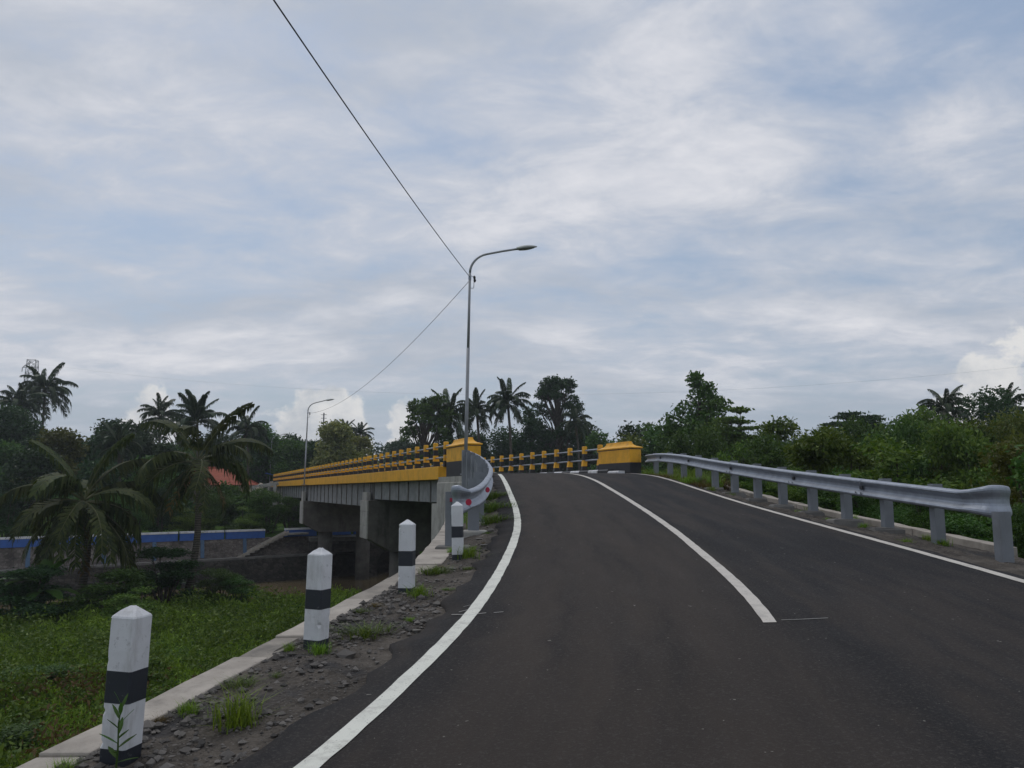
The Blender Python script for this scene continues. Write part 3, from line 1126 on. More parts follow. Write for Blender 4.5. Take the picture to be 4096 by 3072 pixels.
def beam_mesh(path, side, vs=None, fl=None):
    """path: list of Vectors (rail centre). side: +1 traffic face on the left of travel. vs: vertical scale, fl: flatness"""
    n = len(path)
    front, back = [], []
    for i in range(n):
        t = path[min(i + 1, n - 1)] - path[max(i - 1, 0)]
        t.z = 0
        t.normalize()
        nrm = Vector((-t.y, t.x, 0)) * side
        k = 1 if vs is None else vs[i]
        m = 1 if fl is None else fl[i]
        front.append([path[i] + nrm * (a * m) + Vector((0, 0, b * k)) for a, b in WP])
        back.append([path[i] + nrm * (a * m - 0.006) + Vector((0, 0, b * k)) for a, b in WP])
    mb = MB()
    rings = [fr + bk[::-1] for fr, bk in zip(front, back)]
    mb.loft(rings)
    return mb


def gpost(mb, x, y, zb, zt, yaw, w=0.17, d=0.12, t=0.008):
    c, s = math.cos(yaw), math.sin(yaw)
    def xf(a, b, z):
        return (x + a * c - b * s, y + a * s + b * c, z)
    mb.box((-w / 2, -d / 2, zb), (w / 2, -d / 2 + t, zt), xf=xf)
    mb.box((-w / 2, -d / 2 + t, zb), (-w / 2 + t, d / 2, zt), xf=xf)
    mb.box((w / 2 - t, -d / 2 + t, zb), (w / 2, d / 2, zt), xf=xf)
    return mb


gr = empty('guardrail', (6.1, 18, -0.35))
tag(gr, 'straight galvanised guardrail along the right shoulder with a bulbous near end', 'guardrail')
GO = Vector(gr.location)
RC = 0.62


def rpt(y):
    x = float(GX_(y))
    return Vector((x, y, float(zroad(XR(y), y)) - 0.05 + RC))


# beams between splices
spl = [11.7, 14.4, 17.3, 21.1, 25.0, 28.9, 31.5]
for i in range(len(spl) - 1):
    a, b = spl[i], spl[i + 1] + (0.16 if i < len(spl) - 2 else 0)
    off = 0.007 * (i % 2)
    pth = []
    for y in np.linspace(a, b, 14):
        p = rpt(y)
        pth.append(p + Vector((-off, 0, 0)) - GO)
    bo = beam_mesh(pth, 1).build('rail_beam', M['steel'], gr, smooth=False)
    if i:
        # bolt plate at the splice
        p = rpt(a + 0.08) - GO
        bp = MB()
        bp.box((p.x - 0.035, p.y - 0.06, p.z - 0.03), (p.x - 0.012, p.y + 0.06, p.z + 0.03))
        bp.build('bolt_plate', M['black'], None).parent = bo
bt = MB()
bt.loft([[(x_, 0.016 * math.cos(a_), 0.016 * math.sin(a_)) for a_ in [2 * math.pi * k / 8 for k in range(8)]] for x_ in (0.0, -0.014)])
BT = bt.mesh('bolt', M['post_steel'])
for y0 in spl[1:-1]:
    for dy in (-0.02, 0.16):
        for dz in (-0.085, 0.085):
            p = rpt(y0 + dy) - GO
            obj('bolt', BT, gr, (p.x - 0.088, p.y, p.z + dz))
# bulbous near terminal: the beam swells and wraps back
pth, vs, fl = [], [], []
p = rpt(11.75)
d = (rpt(11.6) - rpt(12.0))
d.z = 0
d.normalize()
cur = p.copy()
hd = math.atan2(d.y, d.x)
n_ = 20
for i in range(n_):
    t = i / (n_ - 1)
    pth.append(cur.copy())
    vs.append(1.0 + 0.42 * min(1, t / 0.55) ** 1.6 - 0.2 * max(0, t - 0.7) / 0.3)
    fl.append(1.0 - 0.75 * min(1, t / 0.8))
    if t > 0.42:
        hd += R(14)
    st = 0.058 if t < 0.42 else 0.045
    cur = cur + Vector((math.cos(hd), math.sin(hd), -0.006 if t > 0.3 else 0)) * st
# travelling towards the camera: traffic face is on the right of travel
beam_mesh([q - GO for q in pth], -1, vs, fl).build('end_terminal', M['steel'], gr, smooth=False)
py = [11.1, 12.6, 14.02, 15.45, 16.9, 18.4, 19.85, 21.4, 23.0, 24.6, 26.3, 28.2, 30.6]
for i, y in enumerate(py):
    x = float(GX_(min(y + 0.0, 31.5))) + (0.16 if i else 0.10)
    yaw = math.atan2(float(GX_(min(y + .3, 31.5)) - GX_(max(y - .3, 9.9))), 0.6)
    zb = zrv(x, y)
    mb = gpost(MB(), x - GO.x, y - GO.y, zb - 0.3 - GO.z, zb + (0.95 if i else 0.67) - GO.z, -yaw + R(6), 0.20 if i == 0 else 0.17)
    pst = mb.build('post', M['post_steel'], gr)
    if i:
        sb = MB().box((x - 0.14 - GO.x, y - 0.07 - GO.y, zb + 0.62 - GO.z), (x - 0.05 - GO.x, y + 0.07 - GO.y, zb + 0.92 - GO.z))
        sb.build('spacer_block', M['post_steel'], None).parent = pst
    if 2 <= i <= 8:
        w_, d_ = random.uniform(.2, .27), random.uniform(.17, .22)
        fb = MB()
        fb.loft([[(x - GO.x + sx * w_ * k + random.uniform(-.02, .02) - 0.06, y - GO.y + sy * d_ * k + random.uniform(-.02, .02), zb - GO.z + zz + random.uniform(-.015, .015)) for sx, sy in ((-1, -1), (1, -1), (1, 1), (-1, 1))] for k, zz in ((1.08, -0.15), (1.02, 0.07), (0.9, 0.11))])
        fb.build('concrete_footing', M['conc_dark'], gr)

gl = empty('guardrail', (-0.7, 18, -0.5))
tag(gl, 'curved galvanised guardrail with red reflectors on the left, flared towards the bollards', 'guardrail')
LO = Vector(gl.location)
LP = [(12.45, -0.80), (12.65, -0.68), (13.2, -0.60), (14.5, -0.52), (16.5, -0.49), (18.5, -0.52), (21, -0.69), (23.5, -0.98), (25.5, -1.26), (27.3, -1.50)]
LX = smooth_tab([a for a, b in LP], [b for a, b in LP], 12.45, 27.3, 0.45)


def lpt(y):
    return Vector((float(LX(y)), y, float(zroad(XL(y), y)) + 0.63))


spl = [12.75, 15.6, 18.9, 22.4, 26.9]
for i in range(4):
    a, b = spl[i], spl[i + 1] + (0.15 if i < 3 else 0)
    pth = [lpt(y) + Vector((0.007 * (i % 2), 0, 0)) - LO for y in np.linspace(a, b, 18)]
    beam_mesh(pth, -1).build('rail_beam', M['steel'], gl)
pth, vs, fl = [], [], []
cur = lpt(12.8)
d = lpt(12.8) - lpt(13.2)
hd = math.atan2(d.y, d.x)
for i in range(n_):
    t = i / (n_ - 1)
    pth.append(cur.copy())
    vs.append(1.0 + 0.55 * min(1, t / 0.5) ** 1.5)
    fl.append(1.0 - 0.7 * min(1, t / 0.8))
    if t > 0.15:
        hd -= R(11)
    cur = cur + Vector((math.cos(hd), math.sin(hd), -0.08)) * 0.021
beam_mesh([q - LO for q in pth], 1, vs, fl).build('end_terminal', M['steel'], gl)
disc = MB()
disc.loft([[(math.cos(a) * 0.05, y_, math.sin(a) * 0.05) for a in [2 * math.pi * k / 20 for k in range(20)]] for y_ in (0, -0.012)])
DM = disc.mesh('reflector', M['red'])


def face_cam_disc(p, sc=1.0, yaw=0.0):
    o = obj('reflector', DM, gl)
    o.location = p - LO
    o.rotation_euler = (0, 0, yaw)
    o.scale = (sc, sc, sc)
    tag(o, 'round red reflector')
    return o


face_cam_disc(lpt(12.62) + Vector((0.10, -0.10, -0.02)), 1.0, R(30))
face_cam_disc(lpt(14.3) + Vector((0.10, -0.02, 0.03)), 0.95, R(45))
ly = [13.0, 14.6, 16.2, 17.8, 19.4, 21.0, 22.7, 24.5, 26.3]
for i, y in enumerate(ly):
    x = float(LX(y)) - (0.30 if i == 0 else 0.17)
    zb = float(zverge(np.array(x), np.array(y)))
    zt = float(zroad(XL(y), y)) + 0.84 - (0.0 if i else 0.10)
    sl = math.atan2(float(LX(min(y + .3, 27.2)) - LX(max(y - .3, 12.5))), 0.6)
    mb = gpost(MB(), x - LO.x, y - LO.y, zb - 0.35 - LO.z, zt - LO.z, -sl + R(8), 0.2)
    pst = mb.build('post', M['post_steel'], gl)
    if i:
        sb = MB().box((x + 0.04 - LO.x, y - 0.08 - LO.y, zt - 0.38 - LO.z), (x + 0.16 - LO.x, y + 0.08 - LO.y, zt - 0.02 - LO.z))
        sb.build('spacer_block', M['post_steel'], None).parent = pst
        if i <= 5:
            w_ = random.uniform(0.24, 0.36)
            fb = MB().box((x - 0.2 - LO.x, y - 0.24 - LO.y, zb - 0.3 - LO.z), (x + w_ - LO.x, y + 0.2 - LO.y, zb + random.uniform(0.04, 0.09) - LO.z))
            bevel(fb.build('concrete_footing', M['conc'], gl), 0.03)
    else:
        rm = MB().box((x - 0.03 - LO.x, y - 0.085 - LO.y, zt - 0.16 - LO.z), (x + 0.03 - LO.x, y - 0.068 - LO.y, zt - 0.10 - LO.z))
        tag(rm.build('square_reflector', M['red'], None), 'small square red reflector').parent = pst
        fb = MB().box((x - 0.25 - LO.x, y - 0.22 - LO.y, zb - 0.3 - LO.z), (x + 0.3 - LO.x, y + 0.25 - LO.y, zb + 0.05 - LO.z))
        bevel(fb.build('concrete_footing', M['conc_dark'], gl), 0.03)

# ------------------------------------------------------------------ street lamps and cables
def lamp(name_label, base, H, reach, yaw, lean=0.0, detail=True):
    t = empty('street_lamp', base, yaw)
    t.rotation_euler = (0, R(lean), yaw)
    tag(t, name_label, 'street lamp', 'street lamps along the bridge')
    hb = H - 0.75                        # where the arm starts to bend
    mb = MB()
    mb.tube([(0, 0, 0), (0, 0, H * 0.56)], [0.062, 0.058], 14)
    mb.tube([(0, 0, H * 0.56), (0, 0, hb)], [0.050, 0.042], 14)
    mb.build('pole', M['pole'], t, smooth=True)
    pts = []
    for k in range(9):
        a = k / 8 * R(76)
        pts.append((0.62 * (1 - math.cos(a)) * 1.25, 0, hb + 0.72 * math.sin(a) * 1.02))
    ex, ez = pts[-1][0], pts[-1][2]
    pts += [(ex + (reach - ex) * 0.5, 0, ez + 0.13), (reach, 0, ez + 0.24)]
    MB().tube(pts, [0.042] * 5 + [0.038] * (len(pts) - 5), 12).build('arm', M['pole'], t, smooth=True)
    hx, hz = reach - 0.02, ez + 0.24
    up, lo = [], []
    for k in range(9):
        u = k / 8
        x = hx + u * 0.74
        wv_ = 0.155 * (math.sin(math.pi * min(0.97, 0.14 + 0.84 * u)) ** 0.7)
        hh = 0.095 * (math.sin(math.pi * min(0.98, 0.22 + 0.76 * u)) ** 0.8)
        z = hz + u * 0.13
        up.append([(x, wv_ * math.cos(a), z + hh * math.sin(a)) for a in [math.pi * j / 8 for j in range(9)]] + [(x, -wv_ * 0.9, z - 0.022), (x, wv_ * 0.9, z - 0.022)])
        ll = 0.055 * math.sin(math.pi * min(0.97, 0.10 + 0.86 * u))
        lo.append([(x, 0.93 * wv_ * math.cos(a), z - 0.024 - ll * math.sin(a)) for a in [math.pi * j / 8 for j in range(9)]])
    head = MB().loft(up).build('lamp_head', M['lamp_shell'], t, smooth=True)
    MB().loft(lo[1:-1]).build('lens', M['lens'], None, smooth=True).parent = head
    MB().box((-0.17, -0.17, -0.02), (0.17, 0.17, 0.025)).build('base_plate', M['pole'], t)
    if detail:
        MB().tube([(0.04, 0, hb - 0.55), (0.13, 0, hb - 0.55), (0.15, 0, hb - 0.5), (0.15, 0, hb - 0.15), (0.04, 0, hb - 0.1)], 0.012, 8).build('cable_bracket', M['pole'], t)
        MB().tube([(0.17, 0, hb - 0.33), (0.18, 0, hb - 0.27), (0.17, 0, hb - 0.22), (0.16, 0, hb - 0.14), (0.15, 0, hb - 0.10)], [0.03, 0.05, 0.035, 0.05, 0.02], 10).build('insulator', M['rubber'], t)
        MB().tube([(0, 0, hb - 0.25), (0, 0, hb - 0.12)], 0.052, 12).build('cable_clamp', M['steel'], t)
    return t, hb


L1 = (-1.60, 27.55, 0.53)
_, hb1 = lamp('tall grey street lamp beside the yellow pillar at the near end of the bridge', L1, 7.84, 1.66, R(6), 0.9)
b2 = B(42.6, -0.32, 0.45)
_, hb2 = lamp('middle street lamp, standing halfway along the left edge of the bridge', (b2[0], b2[1], 0.45), 7.0, 1.45, R(6), 1.0)
b3 = B(87, 0.6, 0.3)
lamp('farthest and smallest street lamp beyond the bridge, in front of the trees', (b3[0], b3[1], 0.3), 7.1, 1.5, R(6), 1.0)

# parapet bracket that carries the middle lamp
bbox(42.2, 43.0, -0.55, -0.118, 0.43, 0.455).build('lamp_bracket', M['conc'], bridge)

ca, sa = math.cos(PITCH), math.sin(PITCH)


def cable(name, pts, r, label, mat='rubber'):
    o = MB().tube(pts, r, 6).build(name, M[mat], None)
    tag(o, label, 'cable')
    return o


lt = R(0.9)
top1 = Vector((L1[0] + math.sin(lt) * (hb1 - 0.15), L1[1], L1[2] + math.cos(lt) * (hb1 - 0.15)))
# towards a pole behind the camera on the left; sagging span
end1 = Vector((-5.12, -12.0, 6.13))
pts = []
for k in range(41):
    t = k / 40
    p = top1.lerp(end1, t)
    p.z -= 4 * 0.50 * t * (1 - t)
    pts.append(p)
cable('overhead_cable', pts, 0.011, 'thick black cable sagging from the tall lamp over the road to the top left')
top2 = Vector((b2[0] + 0.1, b2[1], 0.45 + hb2 - 0.2))
st = top1 + Vector((0, 0, -0.12))
pts = []
for k in range(33):
    t = k / 32
    p = st.lerp(top2, t)
    p.z -= 4 * 1.14 * t * (1 - t)
    pts.append(p)
cable('overhead_cable', pts, 0.009, 'thin black cable running from the tall lamp down to the middle lamp')

# ------------------------------------------------------------------ far river wall, stairs, old arched wall
wallo = empty('river_wall', (WALL0[0], WALL0[1], -7.8))
tag(wallo, 'stone river wall on the far bank with blue and white coping', 'wall')


def W(a, o_, z):
    p = WALL0 + WD * a + WNRM * o_
    return Vector((p[0], p[1], z)) - Vector((WALL0[0], WALL0[1], -7.8))


def wbox(a0, a1, o0, o1, z0, z1):
    return MB().box((a0, o0, z0), (a1, o1, z1), xf=lambda a, o_, z: tuple(W(a, o_, z)))


wb = MB()
wb.loft([[W(a, o_, z) for o_, z in ((-0.5, -9), (1.6, -9), (1.25, -5.75), (0.35, -5.72), (0.1, -4.15), (-0.5, -4.15))] for a in (-46, 8)])
wb.M = [0] * len(wb.M)
wb.build('masonry_face', M['stone'], wallo)
wbox(-46, 8, 0.30, 1.36, -5.80, -5.66).build('ledge', M['conc_dark'], wallo)
wbox(-46, 8, 1.0, 1.62, -9, -5.81).build('lower_face', M['stone_dark'], wallo)
segs = [(-44.5, -30.7), (-30.4, -24.6), (-24.3, -17.1), (-16.9, -11.2), (-11.0, -5.4), (-5.2, -1.0), (1.2, 3.9), (4.4, 6.6)]
segs = [(-44, -38.2), (-38, -31.5), (-31.2, -25.4), (-25.1, -19.0), (-18.8, -15.5), (-15.3, -11.4), (-11.2, -7.6), (-7.4, -4.0), (-2.1, 0.9), (1.4, 4.4), (4.8, 7.8)]
for a, b in segs:
    wbox(a, b, -0.1, 0.16, -4.15, -3.56).build('blue_panel', M['blue'], wallo)
    wbox(a, b, -0.16, 0.20, -3.555, -3.40).build('white_coping', M['white'], wallo)
for a in (-41, -34.6, -28.3, -22.0, -16.9, -13.2, -9.4, -5.8, 1.15, 4.6):
    r = MB()
    r.loft([[W(a + x, o_, z) for x, o_ in ((-0.14, -0.05), (0.14, -0.05), (0.14, 0.22 + k), (-0.14, 0.22 + k))] for z, k in ((-5.6, 0.22), (-4.16, 0.0))])
    r.build('blue_rib', M['lightblue'], wallo)

stairs = empty('river_stairs', tuple(Vector(W(-3.0, 0.5, -3.8)) + Vector((WALL0[0], WALL0[1], -7.8))))
tag(stairs, 'pale concrete stairs running down the far river wall through the gap in the coping', 'stairs')
SO = Vector(stairs.location) - Vector((WALL0[0], WALL0[1], -7.8))
ns = 14
for k in range(ns):
    a1 = -2.2 - k * 0.42
    z1 = -3.85 - k * 0.19
    m = MB().box((a1 - 0.44, 0.20, z1 - 0.16), (a1, 0.85, z1), xf=lambda a, o_, z: tuple(W(a, o_, z) - SO))
    m.build('step', M['conc'], stairs)
MB().box((-2.15, -0.4, -3.95), (-0.2, 0.85, -3.8), xf=lambda a, o_, z: tuple(W(a, o_, z) - SO)).build('landing', M['conc'], stairs)
rail = MB()
for o_ in (0.24, 0.81):
    rail.loft([[W(a, o_ + x, z + dz) - SO for x, dz in ((-.05, -.1), (.05, -.1), (.05, .12), (-.05, .12))] for a, z in ((-2.1, -3.7), (-8.1, -6.4))])
rail.build('stringer', M['conc_pale'], stairs)

# old masonry with arched openings under the bridge
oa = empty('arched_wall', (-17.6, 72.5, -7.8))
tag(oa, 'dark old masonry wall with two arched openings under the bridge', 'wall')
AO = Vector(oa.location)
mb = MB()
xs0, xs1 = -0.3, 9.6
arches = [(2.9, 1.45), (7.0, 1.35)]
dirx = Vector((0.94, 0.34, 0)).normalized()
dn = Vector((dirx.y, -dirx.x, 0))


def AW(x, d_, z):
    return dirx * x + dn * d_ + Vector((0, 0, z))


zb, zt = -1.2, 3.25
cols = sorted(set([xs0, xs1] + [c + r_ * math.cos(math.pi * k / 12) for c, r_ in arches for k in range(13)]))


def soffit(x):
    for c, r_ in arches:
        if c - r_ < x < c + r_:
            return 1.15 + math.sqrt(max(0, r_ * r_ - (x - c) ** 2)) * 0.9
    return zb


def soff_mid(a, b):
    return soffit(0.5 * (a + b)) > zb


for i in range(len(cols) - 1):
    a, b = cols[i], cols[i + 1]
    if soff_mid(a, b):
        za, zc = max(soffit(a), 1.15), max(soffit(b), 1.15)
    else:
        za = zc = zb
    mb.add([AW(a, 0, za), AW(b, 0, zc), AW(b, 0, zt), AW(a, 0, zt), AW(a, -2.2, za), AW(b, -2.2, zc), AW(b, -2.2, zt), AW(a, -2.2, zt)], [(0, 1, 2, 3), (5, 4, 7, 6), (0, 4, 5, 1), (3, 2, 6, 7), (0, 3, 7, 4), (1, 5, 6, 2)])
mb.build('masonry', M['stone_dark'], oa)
m2 = MB()
m2.box((xs0 - 0.1, -2.3, zt), (xs1 + 0.1, 0.12, zt + 0.35), xf=lambda a, b, c: tuple(AW(a, b, c)))
m2.build('parapet', M['conc_dark'], oa)

# ------------------------------------------------------------------ buildings and far things
hx, hy, hz0 = -36.4, 98.0, -2.1
house = empty('house', (hx, hy, hz0), R(-8))
tag(house, 'small house with a red clay tile roof beyond the river, half hidden by palms', 'house')
bevel(MB().box((-3.7, -3, -0.6), (3.7, 3, 2.75)).build('wall', M['plaster'], house), 0.02)
rf = MB()
rf.add([(-4.3, -3.6, 2.7), (4.3, -3.6, 2.7), (4.3, 3.6, 2.7), (-4.3, 3.6, 2.7), (-1.7, 0, 4.75), (1.7, 0, 4.75)], [(0, 1, 5, 4), (1, 2, 5), (2, 3, 4, 5), (3, 0, 4), (3, 2, 1, 0)])
roof = rf.build('roof', M['tiles'], house)
rg = MB().tube([(-1.75, 0, 4.77), (1.75, 0, 4.77)], 0.13, 8)
rg.tube([(1.7, 0, 4.75), (4.3, -3.6, 2.72)], 0.11, 8).tube([(1.7, 0, 4.75), (4.3, 3.6, 2.72)], 0.11, 8).tube([(-1.7, 0, 4.75), (-4.3, -3.6, 2.72)], 0.11, 8)
rg.build('ridge', M['tiles'], None).parent = roof
for x in (-2.6, 0.4, 2.9):
    wd = MB().box((x - 0.5, -3.06, 0.9), (x + 0.5, -3.0, 2.1)).build('window', M['black'], house)
    MB().box((x - 0.58, -3.09, 0.82), (x + 0.58, -3.062, 0.9)).build('sill', M['conc'], None).parent = wd
MB().box((-1.5, -3.05, -0.1), (-0.6, -3.0, 2.1)).build('door', M['bark'], house)

sh = empty('shed_frame', (-27.4, 87.5, -3.0))
tag(sh, 'open grey post and beam shelter between the house and the far abutment', 'shelter')
for (x, y) in ((-0.6, 0), (-0.6, 3), (1.7, 3), (1.7, 0)):
    MB().box((x - 0.16, y - 0.16, 0), (x + 0.16, y + 0.16, 3.35 + 0.17 * x)).build('post', M['conc'], sh)
for y in (0, 3):
    MB().add([(-0.9, y - .12, 3.2), (2.0, y - .12, 3.69), (2.0, y + .12, 3.69), (-0.9, y + .12, 3.2), (-0.9, y - .12, 3.42), (2.0, y - .12, 3.91), (2.0, y + .12, 3.91), (-0.9, y + .12, 3.42)], [(0, 3, 2, 1), (4, 5, 6, 7), (0, 1, 5, 4), (1, 2, 6, 5), (2, 3, 7, 6), (3, 0, 4, 7)]).build('beam', M['conc'], sh)
# crumpled canvas
NVc = 9
v, f = [], []
for i in range(NVc):
    for j in range(NVc):
        u, w_ = i / (NVc - 1), j / (NVc - 1)
        v.append((u * 2.9 + random.uniform(-.12, .12), w_ * 1.3 + random.uniform(-.2, .2), 1.7 * (1 - w_) * -1 + 0.7 * u + 0.35 * math.sin(6 * u + 3 * w_) + random.uniform(-.1, .1)))
for i in range(NVc - 1):
    for j in range(NVc - 1):
        f.append((i * NVc + j, (i + 1) * NVc + j, (i + 1) * NVc + j + 1, i * NVc + j + 1))
cv = obj('canvas_sheet', raw_mesh('canvas_sheet', v, f, M['canvas']), None, (-30.4, 88.0, -0.2))
md = cv.modifiers.new('solid', 'SOLIDIFY')
md.thickness = 0.04
tag(cv, 'crumpled pale canvas sheet hanging beside the shelter', 'canvas')

st = empty('stall_canopy', (-32.0, 109, -1.0))
tag(st, 'small blue tarpaulin canopy behind the far end of the bridge', 'canopy')
tp = MB()
tp.add([(-1.15, -1, 3.25), (1.1, -1, 2.5), (1.1, 1, 2.6), (-1.15, 1, 3.35), (0, -1, 3.02), (0, 1, 3.15)], [(0, 4, 5, 3), (4, 1, 2, 5)])
t_ = tp.build('tarpaulin', M['tarp'], st)
md = t_.modifiers.new('solid', 'SOLIDIFY')
md.thickness = 0.05
for x, y, h in ((-1, -.9, 3.2), (1, -.9, 2.5), (1, .9, 2.55), (-1, .9, 3.25)):
    MB().tube([(x, y, 0), (x, y, h)], 0.05, 6).build('pole', M['bark'], st)

# lattice pylon
PY = (-185.0, 305.0, -3.5)
pyl = empty('power_pylon', PY, R(12))
tag(pyl, 'steel lattice power pylon rising behind the tall palm at far left', 'pylon')
HT = 53.2
lat = MB()


def hw(z):
    return 4.5 * (1 - z / HT) ** 1.2 + 1.5 if z < 40 else 1.5 + 0.9 * (HT - z) / 13 * 0.6


lv = [0, 9, 17, 24, 30, 35, 39, 42, 45, 48, 50.6, HT]
for i in range(len(lv) - 1):
    z0, z1 = lv[i], lv[i + 1]
    a, b = hw(z0), hw(z1)
    cs = [(-1, -1), (1, -1), (1, 1), (-1, 1)]
    for k in range(4):
        c0, c1 = cs[k], cs[(k + 1) % 4]
        lat.tube([(c0[0] * a, c0[1] * a, z0), (c0[0] * b, c0[1] * b, z1)], 0.11, 4)
        lat.tube([(c0[0] * a, c0[1] * a, z0), (c1[0] * b, c1[1] * b, z1)], 0.07, 4)
        lat.tube([(c1[0] * a, c1[1] * a, z0), (c0[0] * b, c0[1] * b, z1)], 0.07, 4)
        lat.tube([(c0[0] * b, c0[1] * b, z1), (c1[0] * b, c1[1] * b, z1)], 0.07, 4)
lat.build('lattice_mast', M['pylon'], pyl)
for z in (50.6, 42.0):
    for sg in ((-1, 1) if z < 45 else (-1,)):
        am = MB()
        for yv in (-0.8, 0.8):
            am.tube([(sg * 0.9, yv, z + 1.8), (sg * 3.4, 0, z - 0.3)], 0.09, 4)
            am.tube([(sg * 0.9, yv, z - 0.1), (sg * 3.4, 0, z - 0.3)], 0.09, 4)
        am.tube([(sg * 3.4, 0, z - 0.3), (sg * 3.5, 0, z - 2.0)], 0.13, 5)
        am.build('crossarm', M['pylon'], pyl)
# power line sagging right across the sky
pts = []
A0, A1 = Vector((-183, 304, 48.2)), Vector((226, 250, 47))
for k in range(61):
    t = k / 60
    p = A0.lerp(A1, t)
    p.z -= 4 * 14.6 * t * (1 - t)
    pts.append(p)
cable('power_line', pts, 0.02, 'hair thin power line crossing the whole sky low down', 'steel')
ma = empty('radio_mast', (-59.0, 250, -3))
tag(ma, 'thin distant radio mast above the pale green tree', 'mast')
MB().tube([(0, 0, 0), (0, 0, 27)], [0.3, 0.2], 6).build('shaft', M['pylon'], ma)
mb = MB()
for z in (24, 25.3, 26.4):
    mb.tube([(-0.9, 0, z), (0.9, 0, z)], 0.08, 4)
mb.build('aerials', M['pylon'], ma)


# humid air
hzb = MB().box((-3100, -1600, -10.5), (3100, 4100, 52.5)).build('haze', [], None)
hm = bpy.data.materials.new('haze_air')
hm.use_nodes = True
hm.node_tree.nodes.clear()
hv_ = hm.node_tree.nodes.new('ShaderNodeVolumePrincipled')
hv_.inputs['Color'].default_value = (0.86, 0.92, 1.0, 1)
hv_.inputs['Density'].default_value = HAZE
hv_.inputs['Anisotropy'].default_value = 0.3
ho = hm.node_tree.nodes.new('ShaderNodeOutputMaterial')
hm.node_tree.links.new(hv_.outputs[0], ho.inputs['Volume'])
hzb.data.materials.append(hm)
tag(hzb, 'thin humid haze filling the river valley', 'haze', kind='stuff')

# ------------------------------------------------------------------ vegetation
def leaf_quads(C, size, aspect=0.45, nrm=None, spread=1.0, fold=0.25, rg=rng):
    """rhombic folded leaves at centres C"""
    n = len(C)
    d = rg.normal(0, 1, (n, 3))
    d[:, 2] *= 0.7
    if nrm is not None:
        d = d * spread + nrm
    d /= np.linalg.norm(d, axis=1, keepdims=True) + 1e-9
    r = rg.normal(0, 1, (n, 3))
    w = np.cross(d, r)
    w /= np.linalg.norm(w, axis=1, keepdims=True) + 1e-9
    up = np.cross(w, d)
    L = (size * rg.uniform(0.6, 1.35, n))[:, None]
    Wd = L * aspect
    mid = C + d * L * 0.08
    out = np.empty((n, 4, 3))
    out[:, 0] = C - d * L * 0.5
    out[:, 1] = mid + w * Wd * 0.5 + up * L * fold * 0.3
    out[:, 2] = C + d * L * 0.5 - up * L * 0.08
    out[:, 3] = mid - w * Wd * 0.5 + up * L * fold * 0.3
    return out.reshape(-1, 3)


def blob_leaves(blobs, dens, size, aspect, rg, shell=0.55):
    """blobs: (centre, radii). leaves in the outer shell of each blob"""
    Cs, Ns = [], []
    for c, r in blobs:
        r = np.asarray(r, float)
        n = max(12, int(dens * (r[0] * r[1] + r[0] * r[2] + r[1] * r[2])))
        u = rg.normal(0, 1, (n, 3))
        u /= np.linalg.norm(u, axis=1, keepdims=True)
        rad = shell + (1 - shell) * rg.random(n) ** 0.6
        rad *= 1 + 0.18 * rg.normal(0, 1, n)
        Cs.append(np.asarray(c) + u * r * rad[:, None])
        Ns.append(u * 0.6 + np.array([0, 0, -0.15]))
    C, N_ = np.concatenate(Cs), np.concatenate(Ns)
    return leaf_quads(C, size, aspect, N_, 0.8, rg=rg), len(C)


